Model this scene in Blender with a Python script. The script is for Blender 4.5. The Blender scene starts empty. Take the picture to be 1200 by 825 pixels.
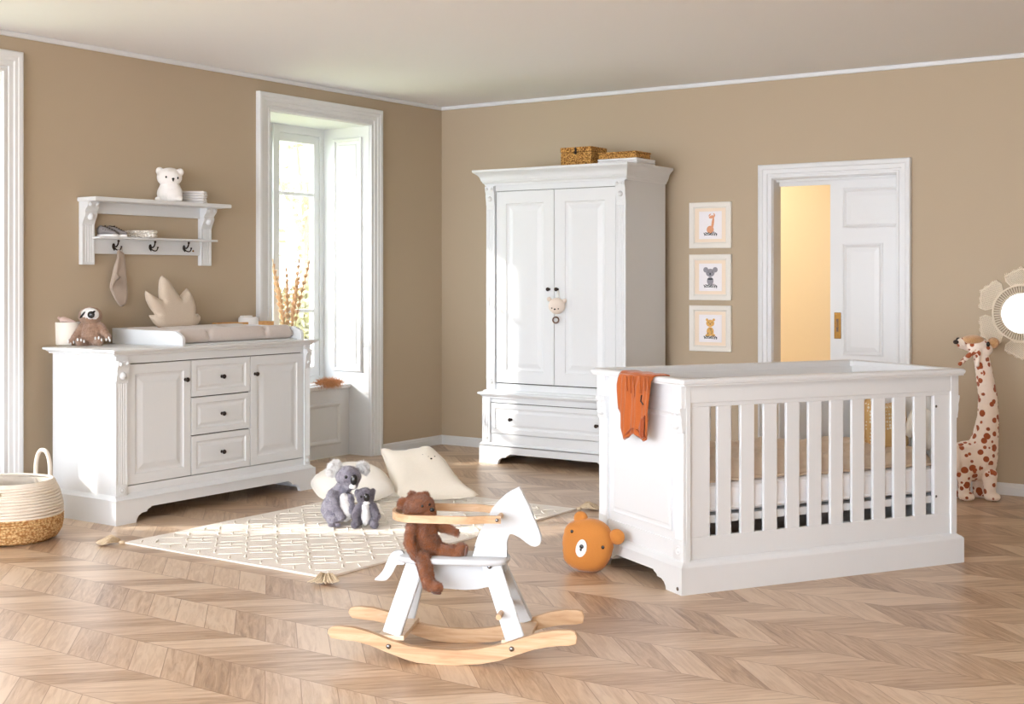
import bpy, bmesh, math, random
from mathutils import Vector, Matrix, noise
from mathutils.geometry import delaunay_2d_cdt
random.seed(7)
PI=math.pi
sc=bpy.context.scene
COL=sc.collection
# ------------------------------------------------------------ camera model
f_=1540.; CX=600.; CY=326.; HC=1.27; TH=math.radians(34.5)
F=Vector((-math.sin(TH),math.cos(TH),0)); R=Vector((math.cos(TH),math.sin(TH),0))
_d=f_*HC/194.2; _l=(517.5-600)/f_*_d
CAM=-(F*_d+R*_l); CAM.z=HC
def ray(px,py): return F+R*((px-CX)/f_)+Vector((0,0,(CY-py)/f_))
def hit(px,py,x=None,y=None,z=None):
    r=ray(px,py)
    if x is not None: t=(x-CAM.x)/r.x
    elif y is not None: t=(y-CAM.y)/r.y
    else: t=(z-CAM.z)/r.z
    return CAM+r*t
def at(px,d): return CAM+(F+R*((px-CX)/f_))*d
def tr(O,ang,off,pts):
    """pixels -> (u,z) on the vertical plane through O with horizontal direction ang, moved off along its left normal"""
    e=Vector((math.cos(ang),math.sin(ang),0)); n=Vector((-e.y,e.x,0)); out=[]
    for px,py in pts:
        r=ray(px,py); t=((O-CAM).dot(n)+off)/r.dot(n); P=CAM+r*t-O
        out.append((P.dot(e),P.z+O.z))
    return out
# ------------------------------------------------------------ materials
def srgb(r,g,b):
    c=[]
    for v in (r,g,b):
        v/=255; c.append(v/12.92 if v<=.04045 else ((v+.055)/1.055)**2.4)
    return (*c,1)
class NT:
    def __init__(s,name):
        s.m=bpy.data.materials.new(name); s.m.use_nodes=True; s.t=s.m.node_tree
        s.b=s.t.nodes['Principled BSDF']
    def n(s,kind,**kw):
        nd=s.t.nodes.new(kind)
        for k,v in kw.items():
            if k.startswith('i_'):
                nd.inputs[k[2:].replace('_',' ')].default_value=v
            else: setattr(nd,k,v)
        return nd
    def l(s,a,b): s.t.links.new(a,b)
    def math(s,op,a,b=None,c=None):
        nd=s.t.nodes.new('ShaderNodeMath'); nd.operation=op
        for i,v in enumerate((a,b,c)):
            if v is None: continue
            if isinstance(v,(int,float)): nd.inputs[i].default_value=v
            else: s.l(v,nd.inputs[i])
        return nd.outputs[0]
    def coord(s,kind='Object'): return s.n('ShaderNodeTexCoord').outputs[kind]
    def noise(s,vec,scale,detail=3,rough=.5,dist=0,w=None):
        nd=s.n('ShaderNodeTexNoise'); nd.inputs['Scale'].default_value=scale; nd.inputs['Detail'].default_value=detail
        nd.inputs['Roughness'].default_value=rough; nd.inputs['Distortion'].default_value=dist
        if vec is not None: s.l(vec,nd.inputs['Vector'])
        return nd.outputs[0]
    def mapv(s,vec,scale=(1,1,1),rot=(0,0,0)):
        nd=s.n('ShaderNodeMapping'); nd.inputs['Scale'].default_value=scale; nd.inputs['Rotation'].default_value=rot
        s.l(vec,nd.inputs['Vector']); return nd.outputs[0]
    def ramp(s,fac,stops):
        nd=s.n('ShaderNodeValToRGB'); e=nd.color_ramp.elements
        while len(e)<len(stops): e.new(.5)
        for i,(p,c) in enumerate(stops): e[i].position=p; e[i].color=c
        s.l(fac,nd.inputs[0]); return nd.outputs[0]
    def mix(s,fac,a,b,typ='MIX'):
        nd=s.n('ShaderNodeMix',data_type='RGBA',blend_type=typ)
        for i,v in ((0,fac),(6,a),(7,b)):
            if isinstance(v,(int,float,tuple)): nd.inputs[i].default_value=v
            else: s.l(v,nd.inputs[i])
        return nd.outputs[2]
    def bump(s,h,strength=.3,dist=.01):
        nd=s.n('ShaderNodeBump'); nd.inputs['Strength'].default_value=strength; nd.inputs['Distance'].default_value=dist
        s.l(h,nd.inputs['Height']); s.l(nd.outputs[0],s.b.inputs['Normal'])
    def base(s,c): 
        if isinstance(c,tuple): s.b.inputs['Base Color'].default_value=c
        else: s.l(c,s.b.inputs['Base Color'])
    def rough(s,v): s.b.inputs['Roughness'].default_value=v
def plain(name,c,rough=.5,bump=0,bscale=60,var=0,metal=0,sheen=0,stretch=(1,1,1)):
    t=NT(name); t.rough(rough); t.b.inputs['Metallic'].default_value=metal
    v=t.mapv(t.coord(),stretch); nz=t.noise(v,bscale,4)
    if var:
        k=t.math('MULTIPLY_ADD',nz,2*var,1-var); cc=t.n('ShaderNodeCombineColor'); 
        for i in range(3): t.l(k,cc.inputs[i])
        t.base(t.mix(1.0,c,cc.outputs[0],'MULTIPLY'))
    else: t.base(c)
    if bump: t.bump(nz,bump,.004)
    if sheen: t.b.inputs['Sheen Weight'].default_value=sheen; t.b.inputs['Sheen Roughness'].default_value=.4
    return t.m
def lin(r,g,b): return (r,g,b,1)
M={}
M['white']=plain('white_lacquer',lin(.71,.735,.755),.38,.05,30,.008,stretch=(3,3,.4))
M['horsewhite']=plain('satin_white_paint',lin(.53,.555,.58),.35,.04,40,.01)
M['trimwhite']=plain('white_trim_paint',lin(.73,.75,.765),.4,.03,40)
M['wall']=plain('taupe_wall_paint',srgb(183,167,144),.85,.04,120,.012)
M['ceiling']=plain('ceiling_paint',lin(.88,.90,.93),.9,.02,60)
M['hall']=plain('cream_hall_paint',srgb(228,208,172),.8,.03,60,.015)
M['dark']=plain('dark_bronze',srgb(48,38,34),.35,.1,80,metal=.7)
M['black']=plain('black_plastic',srgb(22,20,20),.25)
M['chrome']=plain('steel_bolt',srgb(130,128,128),.25,metal=1)
M['brass']=plain('aged_brass',srgb(150,110,52),.42,.5,60,.3,metal=.75)
M['gap']=plain('gap_shade_paint',srgb(60,58,56),.8)  # dark grey that stands for shade between the cabinet fronts
def fabric(name,c,scale=350,bump=.3,var=.06,sheen=.3,rough=.9): return plain(name,c,rough,bump,scale,var,sheen=sheen)
M['cream']=fabric('cream_cotton',srgb(236,232,223))
M['sand']=fabric('sand_velvet_cushion',srgb(234,227,213),120,.15,.04)
M['leaf']=fabric('stone_muslin',srgb(205,190,172),160,.5,.05)
M['mat']=fabric('taupe_mat_cover',srgb(208,199,194),90,.2,.04)
M['quilt']=fabric('beige_muslin_quilt',srgb(214,194,172),60,.6,.05)
M['sheet']=fabric('white_sheet',srgb(238,238,240),100,.15,.01)
M['rust']=fabric('rust_jersey',srgb(172,88,34),200,.3,.06)
M['rustdark']=fabric('dark_rust_jersey',srgb(150,66,22),200,.3,.06)
M['towel']=fabric('taupe_terry',srgb(182,166,152),420,.9,.12)
M['orange']=fabric('ochre_knit',srgb(194,126,56),300,.4,.06)
M['whitefelt']=fabric('white_felt',srgb(240,240,240),300,.2,.02)
M['ivoryplush']=fabric('white_plush',srgb(238,236,234),260,.5,.03)
M['toycream']=fabric('cream_toy_cotton',srgb(230,218,206),200,.3,.03)
M['pink']=fabric('powder_pink',srgb(228,204,196),200,.3,.04)
M['jute']=plain('jute_tassel',srgb(214,194,164),.95,.6,200,.2)
def fur(name,c1,c2,scale=220):
    t=NT(name); v=t.coord(); a=t.noise(v,scale,5,.7); b=t.noise(v,28,3,.6)
    t.base(t.ramp(t.math('ADD',t.math('MULTIPLY',a,.65),t.math('MULTIPLY',b,.4)),[(.38,c2),(.62,c1)]))
    t.rough(.95); t.b.inputs['Sheen Weight'].default_value=.5; t.b.inputs['Sheen Roughness'].default_value=.5
    t.b.inputs['Specular IOR Level'].default_value=.15
    t.bump(a,1,.006); return t.m
M['teddy']=fur('brown_mohair',srgb(172,98,42),srgb(92,48,18),300)
M['teddydark']=fur('dark_brown_paw',srgb(120,60,28),srgb(60,28,12),300)
M['grey']=fur('grey_plush',srgb(166,162,176),srgb(92,88,102),220)
M['greydark']=fur('dark_grey_plush',srgb(130,124,138),srgb(66,62,76),220)
M['whitefur']=fur('white_plush_fur',srgb(252,252,252),srgb(232,230,230),220)
M['sloth']=fur('taupe_plush',srgb(192,158,134),srgb(142,108,88),260)
def wood(name,c1,c2,c3,scale=1.0,rough=.45,axis=0):
    t=NT(name); sc3=[14,14,14]; sc3[axis]=1.2
    v=t.mapv(t.coord(),tuple(s*scale for s in sc3)); a=t.noise(v,3,5,.6,1.2); 
    t.base(t.ramp(a,[(.3,c1),(.5,c2),(.7,c3)])); t.rough(rough); t.bump(a,.08,.003); return t.m
M['birch']=wood('birch_plywood',srgb(176,138,102),srgb(196,162,126),srgb(208,178,146))
M['birchlight']=wood('pale_birch',srgb(206,180,150),srgb(218,194,168),srgb(226,206,182))
M['tray']=wood('honey_wood',srgb(210,150,86),srgb(226,172,106),srgb(232,184,122))
M['darkwood']=wood('dark_wood_ring',srgb(80,54,42),srgb(98,68,52),srgb(110,80,62))
M['gold']=None
def weave(name,c1,c2,c3,sc=110):
    t=NT(name); v=t.coord(); vo=t.n('ShaderNodeTexVoronoi'); vo.inputs['Scale'].default_value=sc; t.l(v,vo.inputs['Vector'])
    w=t.math('ADD',t.math('MULTIPLY',vo.outputs['Distance'],.9),t.math('MULTIPLY',t.noise(v,60,3),.35))
    t.base(t.ramp(w,[(.2,c3),(.5,c2),(.85,c1)])); t.rough(.8); t.bump(w,-1,.006) if False else t.bump(t.math('SUBTRACT',1,w),.9,.006); return t.m
M['wicker']=weave('golden_wicker',srgb(120,76,28),srgb(206,152,76),srgb(238,200,130),110)
M['seagrass']=weave('seagrass',srgb(170,120,66),srgb(214,178,124),srgb(236,208,162),90)
M['rope']=plain('cotton_rope',srgb(232,222,208),.95,.6,120,.05,stretch=(1,1,4))
M['macrame']=plain('macrame_cord',srgb(234,222,202),.95,.6,300,.1)
M['knit']=weave('cream_knit',srgb(206,200,190),srgb(238,234,226),srgb(250,248,242),120)
M['pampas']=plain('pampas_plume',srgb(222,190,154),.95,.4,80,.15)
M['stem']=plain('dry_stem',srgb(196,170,120),.8,.2,80,.1)
M['leafgreen']=plain('sunlit_foliage',lin(.30,.31,.20),.7,0,3,.35)
M['leafyellow']=plain('autumn_foliage',lin(.28,.26,.13),.7,0,3,.3)
M['bark']=plain('bark',srgb(150,130,108),.9,.5,30,.2)
M['grass']=plain('lawn',srgb(190,196,140),.9,.3,20,.2)
# wall mirror
t=NT('mirror_glass'); t.b.inputs['Metallic'].default_value=1; t.rough(.02); t.base(lin(.93,.94,.95)); M['mirror']=t.m
# glass
t=NT('window_glass'); t.t.nodes.remove(t.b); o=t.t.nodes['Material Output']
tp=t.n('ShaderNodeBsdfTransparent'); gl=t.n('ShaderNodeBsdfGlossy'); gl.inputs['Roughness'].default_value=.02
mx=t.n('ShaderNodeMixShader'); mx.inputs[0].default_value=.06; t.l(tp.outputs[0],mx.inputs[1]); t.l(gl.outputs[0],mx.inputs[2]); t.l(mx.outputs[0],o.inputs[0]); M['glass']=t.m
# thin vase glass
t=NT('vase_glass'); t.t.nodes.remove(t.b); o=t.t.nodes['Material Output']
tp=t.n('ShaderNodeBsdfTransparent'); tp.inputs[0].default_value=(.95,.97,.97,1); gl=t.n('ShaderNodeBsdfGlossy'); gl.inputs['Roughness'].default_value=.05
fr=t.n('ShaderNodeFresnel'); mx=t.n('ShaderNodeMixShader'); t.l(fr.outputs[0],mx.inputs[0]); t.l(tp.outputs[0],mx.inputs[1]); t.l(gl.outputs[0],mx.inputs[2]); t.l(mx.outputs[0],o.inputs[0]); M['vase']=t.m
# giraffe spots
def spotted(name,base,spot,scale,thr,soft=.02,rand=1.0):
    t=NT(name); vo=t.n('ShaderNodeTexVoronoi'); vo.inputs['Scale'].default_value=scale; vo.inputs['Randomness'].default_value=rand
    t.l(t.coord(),vo.inputs['Vector'])
    wn=t.n('ShaderNodeTexWhiteNoise'); t.l(vo.outputs['Position'],wn.inputs['Vector'])
    th=t.math('MULTIPLY_ADD',wn.outputs[0],thr*.8,thr*.45)
    k=t.math('SUBTRACT',vo.outputs['Distance'],th)
    t.base(t.ramp(t.math('MULTIPLY_ADD',k,1/soft,.5),[(0,spot),(1,base)])); t.rough(.9); t.b.inputs['Sheen Weight'].default_value=.3
    t.bump(t.noise(t.coord(),260,3),.3,.003); return t.m
M['giraffe']=spotted('giraffe_plush',srgb(250,236,224),srgb(166,84,44),24,.42,.05)
M['mustard']=spotted('dotted_mustard',srgb(222,186,126),srgb(250,242,224),62,.34,.08,.15)
M['printed']=spotted('printed_white_cotton',srgb(244,240,232),srgb(196,170,130),30,.2,.06)
# floor: chevron oak
t=NT('chevron_oak_floor'); v=t.coord(); sp=t.n('ShaderNodeSeparateXYZ'); t.l(v,sp.inputs[0]); x,y=sp.outputs[0],sp.outputs[1]
H=.2455; W=.155
rr=t.math('DIVIDE',t.math('ADD',y,4.45+H*40),H); row=t.math('FLOOR',rr)
par=t.math('MODULO',row,2)                       # 40 -> even for row starting at -4.45 upward
sg=t.math('MULTIPLY_ADD',par,-2,1)                # even rows: +1 direction (1,1) ; odd: (1,-1)
ys=t.math('MULTIPLY',y,sg)
k=t.math('SUBTRACT',x,ys); kd=t.math('DIVIDE',k,W); idx=t.math('FLOOR',kd); fr=t.math('FRACT',kd)
al=t.math('ADD',x,ys)
cv=t.n('ShaderNodeCombineXYZ'); t.l(idx,cv.inputs[0]); t.l(row,cv.inputs[1])
wn=t.n('ShaderNodeTexWhiteNoise'); t.l(cv.outputs[0],wn.inputs['Vector']); rnd=wn.outputs[0]
gv=t.n('ShaderNodeCombineXYZ'); t.l(t.math('MULTIPLY_ADD',k,14,t.math('MULTIPLY',rnd,40)),gv.inputs[0]); t.l(t.math('MULTIPLY_ADD',al,1.3,t.math('MULTIPLY',rnd,17)),gv.inputs[1]); t.l(row,gv.inputs[2])
g=t.noise(gv.outputs[0],2.4,6,.62,.9)
gv2=t.n('ShaderNodeCombineXYZ'); t.l(t.math('MULTIPLY',k,90),gv2.inputs[0]); t.l(t.math('MULTIPLY',al,5),gv2.inputs[1]); t.l(rnd,gv2.inputs[2])
g2=t.noise(gv2.outputs[0],2,3,.6)
tone=t.math('ADD',t.math('MULTIPLY',rnd,.40),t.math('ADD',t.math('MULTIPLY',g,.95),t.math('MULTIPLY',g2,.12)))
cc=t.ramp(tone,[(.3,srgb(112,86,62)),(.5,srgb(160,130,102)),(.72,srgb(188,160,132)),(.95,srgb(208,184,158))])
edge=t.math('MINIMUM',t.math('MINIMUM',fr,t.math('SUBTRACT',1,fr)),t.math('MULTIPLY',t.math('MINIMUM',t.math('FRACT',rr),t.math('SUBTRACT',1,t.math('FRACT',rr))),H/W))
ek=t.math('MINIMUM',t.math('MULTIPLY',edge,55),1)
t.base(t.mix(ek,srgb(132,98,72),cc)); t.rough(.33)
t.bump(t.math('ADD',t.math('MULTIPLY',ek,.6),t.math('MULTIPLY',g2,.25)),.12,.002); t.b.inputs['Specular IOR Level'].default_value=.55
M['floor']=t.m
# rug
t=NT('cream_tufted_cotton'); v=t.coord(); a=t.noise(t.mapv(v,(1,3,1)),120,4,.6); b=t.noise(v,7,3)
t.base(t.ramp(t.math('ADD',t.math('MULTIPLY',a,.6),t.math('MULTIPLY',b,.4)),[(.3,srgb(228,221,211)),(.6,srgb(244,238,230))])); t.rough(.95); t.bump(a,.6,.004); M['rug']=t.m
M['tuft']=plain('raised_cotton_tuft',srgb(240,234,224),.95,.5,200,.05)
# ------------------------------------------------------------ mesh builder
JR=random.Random(11)
class MB:
    def __init__(s): s.bm=bmesh.new()
    def faces(s,vs,fs):
        V=[s.bm.verts.new(v) for v in vs]
        for f in fs:
            try: s.bm.faces.new([V[i] for i in f])
            except ValueError: pass
        return V
    def box(s,a,b,bev=0,seg=2):
        J=lambda v,sg:v+sg*JR.uniform(.00002,.00022)
        x0,y0,z0=a; x1,y1,z1=b
        x0,y0,z0,x1,y1,z1=J(x0,1),J(y0,1),J(z0,1),J(x1,-1),J(y1,-1),J(z1,-1)
        tmp=bmesh.new(); bmesh.ops.create_cube(tmp,size=1)
        for v in tmp.verts: v.co=Vector(((x0+x1)/2+v.co.x*(x1-x0),(y0+y1)/2+v.co.y*(y1-y0),(z0+z1)/2+v.co.z*(z1-z0)))
        if bev: bmesh.ops.bevel(tmp,geom=tmp.edges[:],offset=min(bev,abs(x1-x0)*.45,abs(y1-y0)*.45,abs(z1-z0)*.45),segments=seg,profile=.5,affect='EDGES')
        return s.merge(tmp)
    def merge(s,tmp,mat=None):
        m={}
        for v in tmp.verts: m[v]=s.bm.verts.new(mat@v.co if mat else v.co)
        for f in tmp.faces:
            try: s.bm.faces.new([m[v] for v in f.verts])
            except ValueError: pass
        tmp.free(); return s
    def loft(s,loops,close=True,caps=True):
        n=len(loops[0]); L=[[s.bm.verts.new(p) for p in lp] for lp in loops]
        for a,b in zip(L,L[1:]):
            for i in range(n if close else n-1):
                j=(i+1)%n
                try: s.bm.faces.new((a[i],a[j],b[j],b[i]))
                except ValueError: pass
        if caps:
            for lp in (L[0],L[-1]):
                try: s.bm.faces.new(lp)
                except ValueError: pass
        return s
    def stack(s,x0,x1,y0,y1,prof,k=(1,1,1,1)):
        """rectangle grown by out at each (out,z); k switches growth of -x,+x,-y,+y sides"""
        return s.loft([[(x0-o*k[0],y0-o*k[2],z),(x1+o*k[1],y0-o*k[2],z),(x1+o*k[1],y1+o*k[3],z),(x0-o*k[0],y1+o*k[3],z)] for o,z in prof])
    def prism(s,poly,P,D):
        """poly (u,v) -> P(u,v) Vector, swept by D"""
        a=[Vector(P(u,v)) for u,v in poly]; D=Vector(D)
        V0=[s.bm.verts.new(p) for p in a]; V1=[s.bm.verts.new(p+D) for p in a]; n=len(a)
        for i in range(n): s.bm.faces.new((V0[i],V0[(i+1)%n],V1[(i+1)%n],V1[i]))
        for lp in (V0,V1): 
            f=s.bm.faces.new(lp); 
        return s
    def lathe(s,prof,c=(0,0,0),axis='z',seg=24):
        loops=[]
        for r,h in prof:
            lp=[]
            for i in range(seg):
                a=2*PI*i/seg; u,v=r*math.cos(a),r*math.sin(a)
                lp.append(Vector(c)+Vector({'z':(u,v,h),'x':(h,u,v),'y':(u,h,v),'-y':(u,-h,v)}[axis]))
            loops.append(lp)
        return s.loft(loops)
    def tube(s,pts,r,seg=8,closed=False,flat=None):
        pts=[Vector(p) for p in pts]; n=len(pts); loops=[]; 
        rs=r if isinstance(r,(list,tuple)) else [r]*n
        up=None
        for i,p in enumerate(pts):
            a=pts[(i-1)%n] if (closed or i>0) else p; b=pts[(i+1)%n] if (closed or i<n-1) else p
            tg=(b-a).normalized() if (b-a).length>1e-9 else Vector((0,0,1))
            if up is None:
                up=Vector((0,0,1)) if abs(tg.z)<.9 else Vector((1,0,0))
            sd=tg.cross(up); 
            if sd.length<1e-6: sd=tg.cross(Vector((1,0,0)))
            sd.normalize(); up=sd.cross(tg).normalized()
            k=flat or (1,1)
            loops.append([p+sd*math.cos(2*PI*j/seg)*rs[i]*k[0]+up*math.sin(2*PI*j/seg)*rs[i]*k[1] for j in range(seg)])
        if closed: loops.append(loops[0]); return s.loft(loops,caps=False)
        return s.loft(loops)
    def strip(s,pts,w,h,upv=(0,0,1),closed=False):
        """rectangular band: half thickness w sideways, half height h along up"""
        pts=[Vector(p) for p in pts]; n=len(pts); loops=[]; up=Vector(upv)
        for i,p in enumerate(pts):
            a=pts[max(i-1,0)]; b=pts[min(i+1,n-1)]; tg=(b-a).normalized(); sd=tg.cross(up).normalized()
            loops.append([p+sd*w+up*h,p+sd*w-up*h,p-sd*w-up*h,p-sd*w+up*h])
        return s.loft(loops)
    def ell(s,c,r,rot=None,seg=20,rings=12):
        tmp=bmesh.new(); bmesh.ops.create_uvsphere(tmp,u_segments=seg,v_segments=rings,radius=1)
        r=(r,r,r) if isinstance(r,(int,float)) else r
        m=Matrix.Translation(c)@(rot or Matrix())@Matrix.Diagonal((*r,1))
        return s.merge(tmp,m)
    def cap(s,a,b,ra,rb=None,n=5):
        """capsule made of overlapping balls"""
        a=Vector(a); b=Vector(b); rb=ra if rb is None else rb
        for i in range(n):
            k=i/(n-1); s.ell(a.lerp(b,k),ra+(rb-ra)*k,seg=14,rings=8)
        return s
    def panel(s,P0,U,V,Nn,w,h,prof):
        """raised/recessed field: nested rectangles (inset, height)"""
        P0=Vector(P0);U=Vector(U);V=Vector(V);Nn=Vector(Nn); loops=[]
        for i,d in prof:
            loops.append([P0+U*i+V*i+Nn*d,P0+U*(w-i)+V*i+Nn*d,P0+U*(w-i)+V*(h-i)+Nn*d,P0+U*i+V*(h-i)+Nn*d])
        return s.loft(loops)
FR={}
def frame_of(o): return FR.get(o.name,Matrix())
def build(mb,name,mat,parent=None,world=False,smooth=False,label=None,kind=None,angle=None,tag=None):
    bm=mb.bm
    bmesh.ops.recalc_face_normals(bm,faces=bm.faces[:])
    me=bpy.data.meshes.new(name)
    if world and parent is not None: bmesh.ops.transform(bm,matrix=frame_of(parent).inverted(),verts=bm.verts[:])
    if smooth or angle:
        for f in bm.faces: f.smooth=True
    if angle:
        a=math.radians(angle)
        for e in bm.edges:
            if len(e.link_faces)==2 and e.calc_face_angle(0)>a: e.smooth=False
    bm.to_mesh(me); bm.free()
    mats=mat if isinstance(mat,(list,tuple)) else [mat]
    for m in mats: me.materials.append(M[m])
    o=bpy.data.objects.new(name,me); COL.objects.link(o)
    if parent is not None: o.parent=parent; FR[o.name]=frame_of(parent)
    if label: o['label']=label
    if kind: o['kind']=kind
    return o
def build_split(mb,name,mat,parent=None,world=False,smooth=True,label=None):
    bm=mb.bm; seen=set(); out=[]
    for v0 in list(bm.verts):
        if v0 in seen: continue
        comp=[v0]; seen.add(v0)
        for v in comp:
            for e in v.link_edges:
                w_=e.other_vert(v)
                if w_ not in seen: seen.add(w_); comp.append(w_)
        cs=set(comp); m2=MB(); mp={v:m2.bm.verts.new(v.co) for v in comp}
        fs={f for v in comp for f in v.link_faces}
        for f in sorted(fs,key=lambda f:f.index): m2.bm.faces.new([mp[v] for v in f.verts])
        out.append(build(m2,name,mat,parent,world,smooth,label))
    bm.free(); return out
def add_fur(ob,n,ln,wd=.0007,seed=1,droop=.35):
    """short pile growing from the skin, in the same mesh"""
    me=ob.data; me.update(); bm=bmesh.new(); bm.from_mesh(me); rn=random.Random(seed)
    fs=list(bm.faces); ar=[f.calc_area() for f in fs]; tot=sum(ar); k=0; acc=0; fn=[(f.calc_center_median(),f.normal.copy(),[v.co.copy() for v in f.verts]) for f in fs]
    for (c,nn,vs),a in zip(fn,ar):
        acc+=a/tot*n
        while acc>=1:
            acc-=1; w_=[rn.random() for _ in vs]; sw=sum(w_); p=Vector((0,0,0))
            for q_,x_ in zip(vs,w_): p+=q_*(x_/sw)
            t1=nn.orthogonal().normalized(); t2=nn.cross(t1); an=noise.noise(p*22)*5+rn.uniform(-.7,.7)
            d_=(nn+(t1*math.cos(an)+t2*math.sin(an))*rn.uniform(.3,.9)+Vector((0,0,-droop))).normalized(); sd=d_.cross(nn).normalized()*wd; l=ln*rn.uniform(.6,1.25)
            va=[bm.verts.new(p-nn*.0008-sd),bm.verts.new(p-nn*.0008+sd),bm.verts.new(p+d_*l)]; f=bm.faces.new(va); f.smooth=True
    bm.to_mesh(me); bm.free()
def thing(name,label,cat,loc=(0,0,0),rz=0,group=None):
    o=bpy.data.objects.new(name,None); COL.objects.link(o); o.location=loc; o.rotation_euler=(0,0,rz)
    o.empty_display_size=.1
    FR[o.name]=Matrix.Translation(Vector(loc))@Matrix.Rotation(rz,4,'Z')
    if label: o['label']=label
    if cat: o['category']=cat
    if group: o['group']=group
    return o
def tag(o,label,cat,group=None):
    o['label']=label; o['category']=cat
    if group: o['group']=group
    return o
def copy_tree(o,parent=None):
    c=o.copy(); COL.objects.link(c); c.parent=parent
    for ch in list(o.children): copy_tree(ch,c)
    return c
TS=bpy.data.scenes.new('workbench')
def blob(mb,name,mat,parent,vox=.004,smooth=4,jit=0,fscale=180,label=None):
    """fuse overlapping shapes into one continuous skin"""
    me=bpy.data.meshes.new('tmp'); mb.bm.to_mesh(me); mb.bm.free()
    o=bpy.data.objects.new('tmp',me); TS.collection.objects.link(o)
    m=o.modifiers.new('r','REMESH'); m.mode='VOXEL'; m.voxel_size=vox
    if smooth: q=o.modifiers.new('s','SMOOTH'); q.iterations=smooth; q.factor=.6
    vl=TS.view_layers[0]; vl.update(); dg=vl.depsgraph; dg.update()
    me2=bpy.data.meshes.new_from_object(o.evaluated_get(dg)); me2.name=name
    bpy.data.objects.remove(o); bpy.data.meshes.remove(me)
    if jit:
        me2.update(); NN=[v.normal.copy() for v in me2.vertices]
        for v,n in zip(me2.vertices,NN):
            v.co=v.co+n*(noise.noise(v.co*fscale)*jit+noise.noise(v.co*fscale*.3)*jit*.8)
    for p in me2.polygons: p.use_smooth=True
    me2.materials.clear(); me2.materials.append(M[mat])
    ob=bpy.data.objects.new(name,me2); COL.objects.link(ob)
    if parent: ob.parent=parent; FR[ob.name]=frame_of(parent)
    if label: ob['label']=label
    return ob
def spline(pts,n=6,closed=False):
    """Catmull-Rom through points"""
    P=[Vector(p) for p in pts]; out=[]; m=len(P)
    for i in range(m if closed else m-1):
        g=lambda k:P[k%m] if closed else P[max(0,min(m-1,k))]
        a,b,c,d=g(i-1),g(i),g(i+1),g(i+2)
        for j in range(n):
            t=j/n; out.append(.5*((2*b)+(c-a)*t+(2*a-5*b+4*c-d)*t*t+(3*b-a-3*c+d)*t**3))
    if not closed: out.append(P[-1])
    return out
def pillow(mb,poly,P,N,T,R_=.04,h=.012,flatback=False,wob=0):
    """inflated cushion from a closed outline; P(u,v)->Vector plane point, N normal, T half thickness"""
    poly=[Vector(p).to_2d() for p in poly]; n=len(poly)
    xs=[p.x for p in poly]; ys=[p.y for p in poly]; pts=list(poly)
    def dist(q):
        d=1e9
        for i in range(n):
            a,b=poly[i],poly[(i+1)%n]; ab=b-a; t=max(0,min(1,(q-a).dot(ab)/max(ab.length_squared,1e-12))); d=min(d,(a+ab*t-q).length)
        return d
    def inside(q):
        c=False
        for i in range(n):
            a,b=poly[i],poly[(i+1)%n]
            if (a.y>q.y)!=(b.y>q.y) and q.x<(b.x-a.x)*(q.y-a.y)/(b.y-a.y)+a.x: c=not c
        return c
    y=min(ys); r=0
    while y<max(ys):
        x=min(xs)+(h/2 if r%2 else 0)
        while x<max(xs):
            q=Vector((x,y))
            if inside(q) and dist(q)>h*.45: pts.append(q)
            x+=h
        y+=h*.87; r+=1
    vs,es,fs,_,_,_=delaunay_2d_cdt(pts,[],[list(range(n))],1,1e-6)
    N=Vector(N).normalized(); A=[];B=[]
    dd=[dist(q) if i>=n else 0 for i,q in enumerate(vs)]
    for i,q in enumerate(vs):
        k=min(dd[i]/R_,1); hh=T*math.sqrt(max(0,1-(1-k)**2))
        base=Vector(P(q.x,q.y)); w=noise.noise(base*14)*wob*k
        va=mb.bm.verts.new(base+N*(hh+w)); A.append(va)
        B.append(va if dd[i]<=1e-9 else mb.bm.verts.new(base-N*(0 if flatback else hh)+N*w*.3))
    for f in fs:
        for L,rv in ((A,False),(B,True)):
            try: mb.bm.faces.new([L[j] for j in (reversed(f) if rv else f)])
            except ValueError: pass
    return mb
# ------------------------------------------------------------ the room
CH=2.58; XR=7.2; YB=-11.0; WT=.55
def struct(mb,name,mat,**k):
    o=build(mb,name,mat,kind='structure',**k); return o
m=MB(); m.box((-.0,YB-.4,-.1),(XR+.8,.0,0)); m.box((.4,0,-.1),(4.6,1.7,0)); m.box((-.19,-1.842,-.1),(0,-.843,0)); m.box((-.19,-4.805,-.1),(0,-3.806,0))
struct(m,'floor','floor')
m=MB(); m.prism([(-WT,WT),(-WT,-9.8),(XR,-9.8),(XR,WT)],lambda u,v:(u,v,CH),(0,0,.1)); struct(m,'ceiling','ceiling')
def niche_y(k): return (-1.842-2.963*k,-.843-2.963*k)
m=MB(); ys=[.5]
for k in range(2):
    a,b=niche_y(k); top=ys[-1]
    m.box((-WT,b,0),(0,top,CH)); m.box((-WT,a,2.36),(0,b,CH)); ys.append(a)
m.box((-WT,-10.2,0),(0,ys[-1],CH)); struct(m,'wall_left','wall')
m=MB(); m.box((0,0,0),(2.71,.11,CH)); m.box((3.524,0,0),(XR,.11,CH)); m.box((2.71,0,1.914),(3.524,.11,CH)); struct(m,'wall_back','wall')
m=MB(); m.box((XR,-10.5,0),(XR+.12,.11,CH)); struct(m,'wall_right_added','wall')  # unseen wall, put in to cut the light from the right
m=MB(); m.box((.4,1.6,0),(4.7,1.72,2.6)); m.box((.4,.11,2.6),(4.7,1.72,2.7)); m.box((4.6,.11,0),(4.7,1.6,2.6)); struct(m,'wall_hall','hall')
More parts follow.
